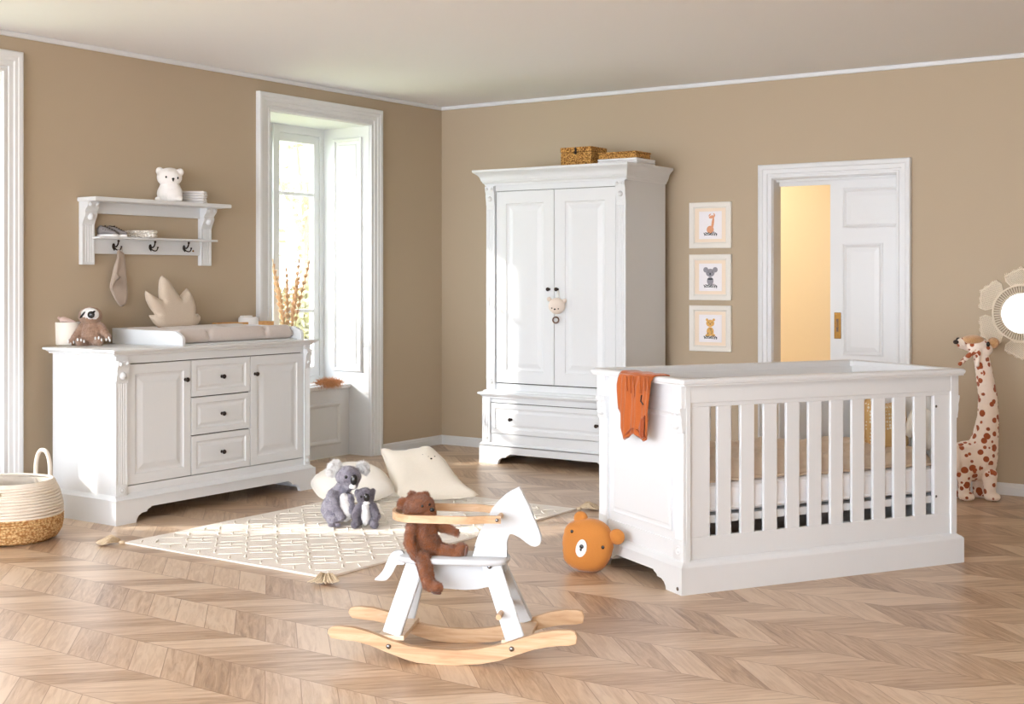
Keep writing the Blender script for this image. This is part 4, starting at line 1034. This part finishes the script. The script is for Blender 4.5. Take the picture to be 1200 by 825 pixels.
for i in range(nx):
    for b in (0,ny): m.bm.faces.new((G[i][b][0],G[i+1][b][0],G[i+1][b][1],G[i][b][1]))
for j in range(ny):
    for a in (0,nx): m.bm.faces.new((G[a][j][0],G[a][j+1][0],G[a][j+1][1],G[a][j][1]))
build(m,'rug_base','rug',t,True,smooth=False,angle=50)
m=MB(); st=.2
def tuft(a,b,r=.0045):
    a=Vector((*a,0));b=Vector((*b,0)); n=7; pts=[]
    for i in range(n):
        p=a.lerp(b,i/(n-1)); p+=Vector((random.uniform(-.003,.003),random.uniform(-.003,.003),0)); 
        if not(x0+.01<p.x<x1-.01 and y0+.01<p.y<y1-.01): return
        pts.append((p.x,p.y,rz(p.x,p.y)+.0012))
    m.tube(pts,[r*.6]+[r*random.uniform(.8,1.15) for _ in range(n-2)]+[r*.6],6)
ni=int((x1-x0)/st)+1; nj=int((y1-y0)/st)+1
for i in range(-1,ni+1):
    for j in range(-1,nj+1):
        cx=x0+.06+i*st; cy=y0+.05+j*st
        h=st/2
        for sx,sy in ((1,1),(-1,1),(1,-1),(-1,-1)): 
            tuft((cx+sx*h*.12,cy+sy*h*.88),(cx+sx*h*.88,cy+sy*h*.12),.0022) if sx*sy<0 else tuft((cx+sx*h*.25,cy+sy*h*.75),(cx+sx*h*.75,cy+sy*h*.25),.0048)
            0
        tuft((cx-.022,cy+.022),(cx+.022,cy-.022),.004); tuft((cx-.05,cy-.05),(cx+.05,cy+.05),.0018)
o=build(m,'tufted_pattern','tuft',t,True,smooth=True,kind='stuff')
def tassel(cx,cy,ang,px_=True):
    m=MB(); c=Vector((cx,cy,.008)); d0=Vector((math.cos(ang),math.sin(ang),0)); 
    m.tube([c-d0*.012,c+d0*.012],[.008,.009],8)
    for i in range(80):
        a=ang+random.uniform(-.8,.8); l=random.uniform(.07,.105); d1=Vector((math.cos(a),math.sin(a),0)); z=random.uniform(.004,.034)
        m.tube([c+d0*.008+Vector((0,0,z*.4)),c+d0*.02+d1*l*.45+Vector((0,0,z*1.0)),c+d0*.015+d1*l+Vector((0,0,max(.003,z*.25)))],.0024,4)
    build(m,'tassel','jute',t,True,smooth=True,label='jute-coloured corner tassel')
tassel(x0-.01,y0-.01,math.radians(225)); tassel(x1+.01,y0-.008,math.radians(-55)); tassel(x1+.01,y1+.01,math.radians(40)); tassel(x0-.01,y1+.01,math.radians(135))
# ------------------------------------------------------------ floor cushions
def floor_cushion(name,label,mat,pxc,d,pts,T,lean_,half,z0=.01,wob=.006,spl=3):
    p=at(pxc,d); s=d/f_; t=thing(name,label,'cushion',(p.x,p.y,z0),TH)
    zz=lambda py:HC-(py-CY)*s
    P2=[((px-pxc)*s,zz(py)) for px,py in pts]; mn=min(v for u,v in P2); P2=[(u,v-mn) for u,v in P2]
    if spl: P2=[(q_.x,q_.y) for q_ in spline([Vector((u,v,0)) for u,v in P2],spl,True)]
    fn=lambda u,v:(u,v*lean_-.0,v); N=Vector((0,-1,lean_))
    m=MB(); pillow(m,P2,fn,N,T,half,.014,wob=wob); build(m,'cushion_cover',mat,t,smooth=True)
    m=MB(); m.tube([Vector(fn(u,v)) for u,v in P2],.0028,6,True); build(m,'piping',mat,t)
    return t,s,fn,mn,zz
floor_cushion('white_floor_cushion','puffy white cushion lying on the floor behind the koalas','cream',412,7.35,[(362,581),(366,574),(378,567),(395,561),(415,559),(432,562),(446,569),(455,578),(461,589),(452,594),(440,598),(420,600),(398,600),(378,597),(368,590)],.07,.9,.09,.02)
t,s,fn,mn,zz=floor_cushion('sleepy_face_cushion','sand-coloured pointed cushion with a tiny dotted face behind the teddy','sand',498,7.4,[(441,549),(456,551),(470,551),(485,549),(499,546.5),(509,553),(520,562),(532,576),(546,588),(560,596),(540,599),(510,600),(486,599),(468,598),(459,588),(452,572),(446,560)],.06,1.1,.09,.028,spl=2)
m=MB()
for px,py,r in ((493,561.5,.8),(503.5,566,1.5),(500,563.5,.7),(507.5,563.3,.8),(497,561,.6)):
    u=(px-498)*s; v=zz(py)-mn; m.ell(Vector(fn(u,v))+Vector((0,-1,1.1)).normalized()*.056,(r*s,.006,r*s*.8),seg=10,rings=6)
build_split(m,'face_stitching','black',t,smooth=True)
# ------------------------------------------------------------ koalas
def koala(name,label,px,py,body,belly,D,base,small=False):
    pass
D1=f_*(HC-.01)/(616-CY)+.05; p=at(398,D1)
t=thing('large_koala','large grey plush koala with white ears sitting on the rug','stuffed animal',(p.x,p.y,.012),TH); s=D1/f_
BY=615+2
def q(px,py,y=0): return ((px-398)*s,y,(BY-py)*s)
m=MB(); m.ell(q(393,600),(16.5*s,15*s,16*s)); m.ell(q(396,588),(14*s,12*s,14*s)); m.ell(q(401,577),(10*s,9*s,8*s)); m.ell(q(408.5,562,-.01),(14.3*s,12*s,12.6*s)); m.ell(q(412,570,-.03),(9*s,8*s,6*s))
m.cap(q(391,582,-.045),q(396,596,-.07),5.5*s,5*s); m.cap(q(396,596,-.07),q(403,606,-.085),5*s,4.6*s); m.cap(q(389,610,-.03),q(394,612,-.08),6*s,5.4*s); m.cap(q(411,585,-.03),q(414,600,-.06),4.5*s,4.2*s)
add_fur(blob(m,'plush_body','grey',t,.006,4,.004,120),16000,.008,.0008,2)
m=MB(); m.ell(q(406,600,-.038),(9.5*s,9*s,13.5*s)); m.ell(q(404,588,-.035),(7*s,6*s,8*s)); blob(m,'belly','whitefur',t,.005,3,.0025,200,label='white belly')
m=MB(); m.ell(q(392.5,552.5,.005),(8*s,4.5*s,8*s)); m.ell(q(388.5,556,.0),(5*s,4*s,6*s)); add_fur(blob(m,'ear','whitefur',t,.004,2,.006,90,label='fluffy white ear'),2500,.018,.001,5,.1)
m=MB(); m.ell(q(424.5,552.5,.025),(5.5*s,4*s,6*s)); m.ell(q(428,556,.025),(3*s,3*s,4*s)); add_fur(blob(m,'ear','whitefur',t,.004,2,.006,90,label='fluffy white ear'),2500,.018,.001,5,.1)
m=MB(); m.ell(q(416.8,563.5,-.072),(4*s,2.6*s,6.2*s),Matrix.Rotation(.15,4,'Y')); build(m,'nose','black',t,smooth=True)
m=MB(); m.ell(q(407.3,560.5,-.062),(1.9*s,1.5*s,2*s)); build_split(m,'eye','black',t,smooth=True)
m=MB(); m.ell(q(415,571.5,-.062),(4.5*s,3*s,3*s)); blob(m,'chin','whitefur',t,.004,1,.001,label='white chin')
m=MB(); m.ell(q(392,614.5,-.105),(4.5*s,3*s,2.6*s)); m.ell(q(399,614.5,-.1),(3.5*s,3*s,2.4*s)); build_split(m,'paw_pad','greydark',t,smooth=True)
D2=f_*(HC-.01)/(617.5-CY)+.03; p=at(430,D2)
t=thing('small_koala','small dark grey plush koala with white belly leaning on the larger koala','stuffed animal',(p.x,p.y,.012),TH); s=D2/f_
BY=616.5
def q(px,py,y=0): return ((px-430)*s,y,(BY-py)*s)
m=MB(); m.ell(q(429,602),(10*s,9*s,13*s)); m.ell(q(428,582,-.008),(10.5*s,9.5*s,10*s)); m.ell(q(418.5,579,.005),(3.5*s,3*s,4.5*s)); m.ell(q(437,577,.01),(3*s,3*s,4*s)); m.ell(q(430,586,-.025),(7*s,6*s,6*s))
m.cap(q(421,594,-.025),q(417,603,-.05),4.6*s,4.4*s); m.cap(q(438,594,-.02),q(442,604,-.045),4.6*s,4.6*s); m.cap(q(421,610,-.02),q(418,612,-.075),5*s,4.6*s); m.cap(q(437,610,-.02),q(440.5,612,-.07),5*s,4.6*s)
add_fur(blob(m,'plush_body','greydark',t,.005,4,.003,120),12000,.007,.0008,3)
m=MB(); m.ell(q(429.5,604,-.022),(6*s,8*s,12*s)); m.ell(q(429,594,-.026),(5*s,6*s,5*s)); blob(m,'belly','whitefur',t,.004,3,.002,200,label='white belly')
m=MB(); m.ell(q(431.3,581.3,-.068),(3.4*s,2.4*s,4.8*s)); build(m,'nose','black',t,smooth=True)
m=MB(); m.ell(q(425,580.5,-.06),(1.3*s,1.2*s,1.4*s)); build_split(m,'eye','black',t,smooth=True)
m=MB(); m.ell(q(431,588,-.058),(4*s,2.6*s,2.2*s)); blob(m,'chin','whitefur',t,.003,1,.001,label='white chin')
# ------------------------------------------------------------ rocking horse
HA=math.radians(26.5); HO=Vector((3.511,-4.409,0))
h=thing('rocking_horse','white wooden rocking horse with natural birch rockers and seat hoop','rocking horse',HO,HA)
NH=.132
rk=[(383.8,742),(384.5,738),(386.5,735.8),(391,734.4),(397.5,734.2),(414,735.8),(433,741),(458,751),(480,757.5),(507.5,761.5),(535,762.7),(562.5,760.5),(590,755),(612,748),(634,741.5),(653,739),(668,739.2),(674,741),(676.3,746.8),(674.7,755),(667,756.9),(645,757.8),(625.8,760.5),(606.5,767.2),(584.5,774.6),(562.5,778.4),(535,780),(507.5,779.4),(488,777),(474.5,772.6),(452.5,764.2),(433,756),(416.8,750.9),(397.5,749.3),(388,748)]
near=tr(HO,HA,-NH-.011,rk); near=[(u,max(z,.0)) for u,z in near]; mnz=min(z for u,z in near)
near=[(u,z-mnz) for u,z in near]
for off in (-NH-.011,NH-.011):
    m=MB(); m.prism(near,lambda u,v:(u,off,v),(0,.022,0)); bmesh.ops.bevel(m.bm,geom=[e for e in m.bm.edges if abs((e.verts[0].co-e.verts[1].co).y)<1e-6],offset=.002,segments=2,affect='EDGES'); build(m,'rocker','birch',h,angle=40)
def hp(pts,off): return tr(HO,HA,off,pts)
# head board
hd=[(554,655),(556,640),(560,628),(568.6,611),(577,595.6),(584,587),(592.3,579.5),(600,574.5),(608.5,570.5),(611,575),(613.5,581),(621,594),(627,611),(631,620),(634,628),(634.5,634),(632,639),(627,641),(622,640),(617.8,637),(609,630),(601,624.8),(597,625),(595,627.5),(593,634.6),(593,648),(594.5,656),(594,668),(590,677),(583,686),(560,690.5),(545,691.3),(520,689.5),(498,684),(486,672),(481,660),(520,657)]
pts=hp(hd,-.011)
m=MB(); m.prism(pts,lambda u,v:(u,-.011,v),(0,.022,0)); bmesh.ops.bevel(m.bm,geom=[e for e in m.bm.edges if abs((e.verts[0].co-e.verts[1].co).y)<1e-6],offset=.003,segments=2,affect='EDGES'); build(m,'head_board','horsewhite',h,angle=40)
tl=[(472,647),(466,645.5),(459,648),(454,656),(450,666),(445,673),(439,678.5),(441,680),(447,680.5),(453,679.5),(458,674),(461.5,668),(465,662),(474,661)]
pts=hp(tl,-.009); pts=[(q_.x,q_.y) for q_ in spline([Vector((u,v,0)) for u,v in pts],3,True)]
m=MB(); m.prism(pts,lambda u,v:(u,-.009,v),(0,.018,0)); build(m,'tail','horsewhite',h,angle=40)
# seat: rounded plank
uL=hp([(469,655)],0)[0][0]; uR=hp([(597,655)],0)[0][0]; zS=.332
m=MB(); sp_=[]
for i in range(40):
    a=2*PI*i/40; n=4.; c_,s_=math.cos(a),math.sin(a); sp_.append(((uL+uR)/2+(uR-uL)/2*math.copysign(abs(c_)**(2/n),c_),.075*math.copysign(abs(s_)**(2/n),s_)))
m.loft([[(u*1 if True else u,v,z) for u,v in [( (uL+uR)/2+(a-(uL+uR)/2)*k,b*k) for a,b in sp_]] for k,z in ((.96,zS-.02),(1,zS-.016),(1,zS-.004),(.96,zS))]); build(m,'seat','horsewhite',h,smooth=True)
# legs: flat boards splayed sideways
def leg(tp,bt,wt,side,mat='horsewhite'):
    (u0,z0),(u1,z1)=tp,bt; y0,y1=side*.035,side*(NH-.02); th=.011
    D=Vector((u1-u0,y1-y0,z1-z0)).normalized(); sd=Vector((1,0,0)); sd=(sd-D*sd.dot(D)).normalized(); nn=D.cross(sd)
    m=MB(); lp=[]
    for (u,y,z,w_) in ((u0,y0,z0,wt*.5),(u1,y1,z1,wt*.5)):
        c=Vector((u,y,z)); lp.append([c+sd*w_+nn*th,c-sd*w_+nn*th,c-sd*w_-nn*th,c+sd*w_-nn*th])
    m.loft(lp); bmesh.ops.bevel(m.bm,geom=m.bm.edges[:],offset=.003,segments=2,affect='EDGES'); return build(m,'leg',mat,h,angle=40)
tR,bR=hp([(489,664)],-.035)[0],hp([(459,750)],-.11)[0]; tF,bF=hp([(575,664)],-.035)[0],hp([(604,754)],-.11)[0]
for sd_ in (-1,1):
    leg((tR[0],zS-.012),(bR[0],.085),.062,sd_); leg((tF[0],zS-.012),(bF[0],.085),.062,sd_)
# cross boards
for bu,sgn in ((bR[0],1),(bF[0],-1)):
    m=MB(); m.box((bu-.045,-NH+.01,.068),(bu+.045,NH-.01,.084),.003); build(m,'cross_board','birchlight',h)
# footrest dowel
u,z=hp([(588,717)],-.08)[0]; m=MB(); m.tube([(u,-NH-.02,z),(u,NH+.02,z)],.0095,14); build(m,'footrest_dowel','birch',h,smooth=False,angle=50)
# hoop
u1_=hp([(586,609)],-.11)[0][0]; u0_=hp([(463,607)],0)[0][0]; zH=.472
m=MB(); pts=[]; hw=.118; rr_=.1
line=[(u1_,-.092),(u1_-.05,-.095),(u1_-.11,-hw+.0),(u1_-.2,-hw),(u0_+.09,-hw)]+[(u0_+.09-.09*math.sin(a),-hw*math.cos(a)) for a in [i*PI/16 for i in range(1,16)]]+[(u0_+.09,hw),(u1_-.2,hw),(u1_-.11,hw),(u1_-.05,.095),(u1_,.092)]
line=spline([Vector((a,b,zH)) for a,b in line],3)
m.strip(line,.0055,.0125); build(m,'seat_hoop','birch',h,angle=40)
m=MB(); m.tube([(u1_-.012,-.1,zH),(u1_-.012,.1,zH)],.009,14); build(m,'handle_dowel','birch',h,smooth=False,angle=50)
m=MB()
for u,z,y in ((u1_-.012,zH,-.101),): m.lathe([(.006,0),(.006,.002),(.003,.004),(.0005,.004)],(u,y,z),'-y',14)
for px,py in ((455.4,757.5),(599.6,760.5)):
    u,z=hp([(px,py)],-NH-.011)[0]; m.lathe([(.0085,0),(.0085,.002),(.006,.005),(.0005,.006)],(u,-NH-.011,z),'-y',16)
for px,py in ((573.5,664.5),(492,666)):
    u,z=hp([(px,py)],-.06)[0]; m.lathe([(.0075,0),(.0075,.002),(.005,.005),(.0005,.006)],(u,-.055,z),'-y',16)
build_split(m,'bolt','chrome',h,smooth=True)
# ------------------------------------------------------------ teddy on the horse
uT,_z=hp([(499,650)],0)[0]; P=frame_of(h)@Vector((uT,-.005,zS)); dT=(P-CAM).dot(F); s=dT/f_
t=thing('teddy_bear','brown mohair teddy bear sitting on the rocking horse inside the hoop','stuffed animal',P,TH)
def q(px,py,y=0): return ((px-499)*s,y,HC-(py-CY)*s-zS)
m=MB(); m.ell(q(500,638,0),(17.5*s,15*s,16*s)); m.ell(q(497,622,0),(15*s,13*s,17*s)); m.ell(q(491,593.5,-.005),(18.5*s,17*s,15.5*s)); m.ell(q(490,606,0),(11*s,10*s,8*s))
m.ell(q(503.5,599.5,-.028),(8*s,8*s,7*s)); m.ell(q(482,580,.02),(4*s,3*s,4*s)); m.ell(q(472.5,589.5,-.01),(7*s,4.4*s,7.5*s),Matrix.Rotation(.3,4,'Y')); m.ell(q(498,582.5,.03),(5*s,4*s,5*s))
m.cap(q(483,617,-.03),q(481,632,-.05),6.5*s,6*s); m.cap(q(481,632,-.05),q(488,647,-.06),6*s,5*s)
m.cap(q(512,618,.02),q(524,620,.015),5.5*s,5.2*s); m.cap(q(524,620,.015),q(535,624.5,0),5.2*s,4.2*s)
m.cap(q(510,644,.0),q(530,645,-.02),8.5*s,7.5*s); m.cap(q(537,647.5,-.025),q(542,641,-.02),6.8*s,6.4*s)
m.cap(q(497,650,-.06),q(504,672,-.095),9*s,7.6*s); m.cap(q(505,677,-.095),q(515,679,-.115),7.2*s,6.2*s)
add_fur(blob(m,'mohair_body','teddy',t,.004,4,.002,200),34000,.0075,.0007)
m=MB(); m.ell(q(507.7,594.6,-.047),(3*s,2.4*s,2.4*s)); build(m,'nose','black',t,smooth=True)
for px,py,y in ((496.5,590,-.053),(504.5,589,-.038)):
    m=MB(); m.ell(q(px,py,y),(1.5*s,1.3*s,1.5*s)); build_split(m,'eye','black',t,smooth=True)
m=MB(); m.ell(q(547,644,-.03),(2*s,5*s,6.2*s),Matrix.Rotation(.15,4,'Y')); m.ell(q(514,685,-.12),(6*s,4*s,1.6*s),Matrix.Rotation(.12,4,'Y')); build_split(m,'paw_pad','teddydark',t,smooth=True,label='darker brown foot pads')
# ------------------------------------------------------------ giraffe
dG=7.55; p=at(1143,dG)
t=thing('plush_giraffe','tall cream plush giraffe with brown spots standing behind the cot','stuffed animal',(p.x,p.y,0),TH); s=dG/f_
zf=HC-(583-CY)*s
def q(px,py,y=0): return ((px-1143)*s,y,(582.5-py)*s*.985)
m=MB()
def taper(pts):
    for (a,b) in zip(pts,pts[1:]): m.cap(a[0],b[0],a[1]*s,b[1]*s,6)
taper([(q(1149,408),9),(q(1153,430),9.8),(q(1157.5,460),11),(q(1158,485),12.5),(q(1154.5,510),15.5),(q(1149,535),19.5)])
m.ell(q(1136,537,0),(30*s,19*s,24*s)); m.ell(q(1150,532,0),(18.5*s,18*s,28*s)); m.ell(q(1118,537,.0),(18*s,17*s,22*s))
for px,y in ((1156,-.06),(1151,.05),(1127,-.05),(1118,.06)):
    m.cap(q(px,552,y),q(px-1 if px>1140 else px-1,576,y),8.5*s,6.6*s); m.ell(q(px+3,577.5,y-.01),(8*s,8*s,5.2*s))
m.ell(q(1143,399,0),(16*s,12*s,9*s)); m.ell(q(1152,404,0),(11*s,10*s,9*s)); m.cap(q(1128,397,0),q(1148,400,0),7*s,9*s); 
m.cap(q(1135,408,-.05),q(1119,420,-.06) if False else q(1121,421,-.055),3.6*s,2.6*s); m.cap(q(1143,406,-.05),q(1141,422,-.062),3.8*s,2.4*s)
m.cap(q(1130,400,-.03),q(1118.5,395.5,-.04),1.9*s,1.6*s); m.cap(q(1132,397,.02),q(1126,393.5,.03),1.9*s,1.6*s)
blob(m,'spotted_body','giraffe',t,.005,3,.001,200)
m=MB(); m.ell(q(1139,393,-.01),(13*s,11.5*s,6*s),Matrix.Rotation(0,4,'Y')); blob(m,'brow','sloth',t,.005,2,label='tan brow')
M['tanplush']=fur('tan_plush',srgb(226,180,130),srgb(196,146,96),200)
bpy.data.objects['brow'].data.materials[0]=M['tanplush']
m=MB(); m.ell(q(1164,396.5,0),(6.6*s,8*s,6.6*s)); blob(m,'muzzle','tanplush',t,.005,2,label='tan muzzle')
m=MB(); m.ell(q(1117.5,395,-.04),(3.2*s,2.6*s,2.6*s)); m.ell(q(1125,393,.03),(2.7*s,2.6*s,2.7*s)); build_split(m,'horn_tip','lace',t,smooth=True,label='dark brown horn tip')
m=MB(); m.ell(q(1154,397.5,-.055),(2.2*s,2*s,3*s)); build_split(m,'eye','black',t,smooth=True)
# ------------------------------------------------------------ rope basket
p=at(12,6.4); t=thing('storage_basket','round storage basket of white rope over a seagrass bottom with two handles','basket',(p.x,p.y,0),TH)
def coils(m,prof,n,seg=64):
    for i in range(n):
        k=i/(n-1)*(len(prof)-1); a=int(min(k,len(prof)-2)); f=k-a; r=prof[a][0]+(prof[a+1][0]-prof[a][0])*f; z=prof[a][1]+(prof[a+1][1]-prof[a][1])*f
        m.tube([(r*math.cos(b),r*math.sin(b),z+.0015*math.sin(b*3+i)) for b in [j*2*PI/seg for j in range(seg)]],.0068,6,True)
lowp=[(.185,.007),(.215,.02),(.235,.05),(.242,.085),(.243,.12)]
upp=[(.243,.13),(.241,.17),(.232,.21),(.22,.245),(.205,.275),(.198,.285)]
m=MB(); coils(m,lowp,13); m.lathe([(.001,.002),(.18,.002),(.22,.02),(.238,.06),(.24,.12),(.234,.12),(.23,.06),(.21,.026),(.17,.012),(.001,.012)],(0,0,0),'z',48); build(m,'seagrass_bottom','seagrass',t,smooth=True,label='golden seagrass bottom')
m=MB(); coils(m,upp,15); m.lathe([(.24,.12),(.238,.17),(.217,.245),(.197,.287),(.193,.285),(.212,.243),(.233,.17),(.235,.12)],(0,0,0),'z',48); build(m,'rope_wall','rope',t,smooth=True,label='white rope upper part')
for sg,ang in ((1,math.radians(61)),(-1,math.radians(75))):
    cx,cy=.2*math.cos(ang)*sg,.2*math.sin(ang)*sg; tx,ty=math.sin(ang),-math.cos(ang)
    m=MB(); m.tube(spline([(cx-tx*.05,cy-ty*.05,.235),(cx-tx*.052,cy-ty*.052,.29),(cx-tx*.045,cy-ty*.045,.36),(cx-tx*.02,cy-ty*.02,.405),(cx+tx*.02,cy+ty*.02,.405),(cx+tx*.045,cy+ty*.045,.36),(cx+tx*.052,cy+ty*.052,.29),(cx+tx*.05,cy+ty*.05,.235)]),.0105,10); build(m,'handle','rope',t,smooth=True)
m=MB(); a=math.radians(-84); m.lathe([(.0005,-.002),(.018,-.002),(.02,.004),(.0005,.006)],(0,0,0),'-y',20)
rot=Matrix.Translation((.222*math.cos(a),.222*math.sin(a),.245))@Matrix.Rotation(a+PI/2,4,'Z')@Matrix.Rotation(.3,4,'X'); bmesh.ops.transform(m.bm,matrix=rot,verts=m.bm.verts[:]); build(m,'round_patch','jute',t,smooth=True)
# ------------------------------------------------------------ window sill things
vp=Vector((-.31,-1.345,.51))
t=thing('glass_vase','clear glass vase on the window seat holding pampas grass','vase',vp)
m=MB(); m.lathe([(.001,0),(.05,0),(.06,.01),(.062,.1),(.045,.2),(.032,.26),(.036,.3),(.033,.3),(.029,.26),(.042,.2),(.058,.1),(.055,.012),(.001,.008)],(0,0,0),'z',32); build(m,'vase_body','vase',t,smooth=True)
m=MB(); m.lathe([(.036,.298),(.039,.3),(.036,.304),(.033,.3)],(0,0,0),'z',32); build(m,'vase_rim','vase',t,smooth=True)
tips=[(-.17,.02,1.39),(-.12,-.03,1.34),(-.06,.04,1.36),(.03,-.04,1.28),(.07,.03,1.33),(.13,-.01,1.43),(.19,.03,1.41),(-.09,.0,1.20),(.15,-.03,1.30)]
labs=['tilted furthest left','short one at the left','slim one left of the middle','middle one behind','low one right of the middle','tall one at the right','tilted furthest right','lowest left one','bent right one']
rnd=random.Random(4)
for i,(dy,dx,zt) in enumerate(tips):
    t=thing('pampas_stem','dry beige pampas plume in the glass vase, %s'%labs[i],'dried grass',vp+Vector((0,0,.012)),0,'pampas plumes in the vase')
    base=Vector((dx*.1,dy*.12,0)); top=Vector((dx,dy,zt-vp.z-.012)); mid=base.lerp(top,.5)+Vector((0,-dy*.25,0))
    path=spline([base,mid,top],10); m=MB(); m.tube(path,.0022,5); build(m,'stalk','stem',t)
    m=MB(); k0=int(len(path)*.5)
    for j in range(900):
        kk=rnd.random(); p=path[k0].lerp(path[-1],kk) if False else path[min(len(path)-1,int(k0+kk*(len(path)-1-k0)))]
        a=rnd.uniform(0,2*PI); wv=.034*math.sin(PI*min(1,kk*.9+.12)); d_=Vector((math.cos(a),math.sin(a),0))*wv*rnd.uniform(.4,1.2); 
        tip=p+d_+Vector((0,dy*.05,.04)); sd=Vector((math.sin(a),-math.cos(a),0))*.002
        m.faces([p-sd,p+sd,tip],[(0,1,2)])
    m.tube([path[k] for k in range(k0,len(path))],[.004*math.sin(PI*min(1,(k-k0)/(len(path)-k0)*.9+.1))+.0005 for k in range(k0,len(path))],6)
    build(m,'plume','pampas',t)
t=thing('dried_flower_bunch','bunch of rusty dried grass lying on the window seat edge','dried flowers',(-.168,-1.09,.515),0)
m=MB()
for i in range(1500):
    a=Vector([rnd.gauss(0,1) for _ in range(3)]).normalized(); a.z=abs(a.z)*.9-.35; c=Vector((.004+rnd.gauss(0,.012),rnd.gauss(0,.05),.026)); l=rnd.uniform(.03,.085)
    tip=c+Vector((a.x*l*.8,a.y*l*1.2,a.z*l)); 
    if tip.x<.004: tip.z=max(tip.z,.003)
    else: tip.z-=.035
    if c.z<.004: c.z=.004
    sd=a.orthogonal().normalized()*.0022; m.faces([c-sd,c+sd,tip],[(0,1,2)])
M['dried']=plain('rusty_dried_grass',srgb(206,150,104),.95,.3,60,.3)
build(m,'dried_heads','dried',t)
m=MB()
for i in range(8): m.tube([(.0,-.02,.012+i*.001),(.01+.006*math.sin(i),-.09,.01),(.0+.012*math.cos(i*2),-.16-.01*(i%3),.006)],.0018,5)
build(m,'stems','bark',t)
# ------------------------------------------------------------ light
bpy.data.scenes.remove(TS)
wd=bpy.data.worlds.new('sky_and_fill'); sc.world=wd; wd.use_nodes=True
bg=wd.node_tree.nodes['Background']; 
wt=wd.node_tree; tc=wt.nodes.new('ShaderNodeTexCoord'); dp=wt.nodes.new('ShaderNodeVectorMath'); dp.operation='DOT_PRODUCT'; wt.links.new(tc.outputs['Generated'],dp.inputs[0]); dp.inputs[1].default_value=Vector((-.2,-1,.12)).normalized()
mr=wt.nodes.new('ShaderNodeMapRange'); mr.interpolation_type='SMOOTHSTEP'; mr.inputs['From Min'].default_value=.45; mr.inputs['From Max'].default_value=.97; mr.inputs['To Min'].default_value=3.7; mr.inputs['To Max'].default_value=7.2  # brighter lobe behind the camera, added as softbox-like fill
wt.links.new(dp.outputs['Value'],mr.inputs['Value']); wt.links.new(mr.outputs[0],bg.inputs[1]); bg.inputs[0].default_value=(.90,.95,1.03,1)
sun=bpy.data.lights.new('sun','SUN'); sun.energy=3.5; sun.angle=math.radians(1.2); sun.color=(1,.95,.88)
so=bpy.data.objects.new('sun',sun); COL.objects.link(so)
el=math.radians(25); dv=Vector((.82*math.cos(el),.57*math.cos(el),-math.sin(el))); so.rotation_euler=dv.to_track_quat('-Z','Y').to_euler()
so.location=(-6,-6,5)
hl=bpy.data.lights.new('hall_fill','AREA'); hl.shape='DISK'; hl.size=.5; hl.energy=17; hl.color=(1,.97,.92); ho=bpy.data.objects.new('hall_fill',hl); COL.objects.link(ho); ho.location=(1.5,.75,2.55)  # added unseen light that brightens the hall wall beyond the doorway
cam=bpy.data.cameras.new('camera'); co=bpy.data.objects.new('camera',cam); COL.objects.link(co); sc.camera=co
co.location=CAM; co.rotation_euler=(PI/2,0,TH); cam.sensor_width=36; cam.lens=f_/1200*36; cam.shift_y=-(412.5-CY)/1200; cam.clip_start=.05
sc.view_settings.view_transform='Standard'; sc.view_settings.look='None'; sc.view_settings.gamma=1; sc.view_settings.use_curve_mapping=False
sc.view_settings.exposure=0.76
sc.cycles.use_denoising=True; sc.cycles.max_bounces=10; sc.cycles.diffuse_bounces=6; sc.cycles.transparent_max_bounces=12; sc.cycles.caustics_reflective=False; sc.cycles.caustics_refractive=False
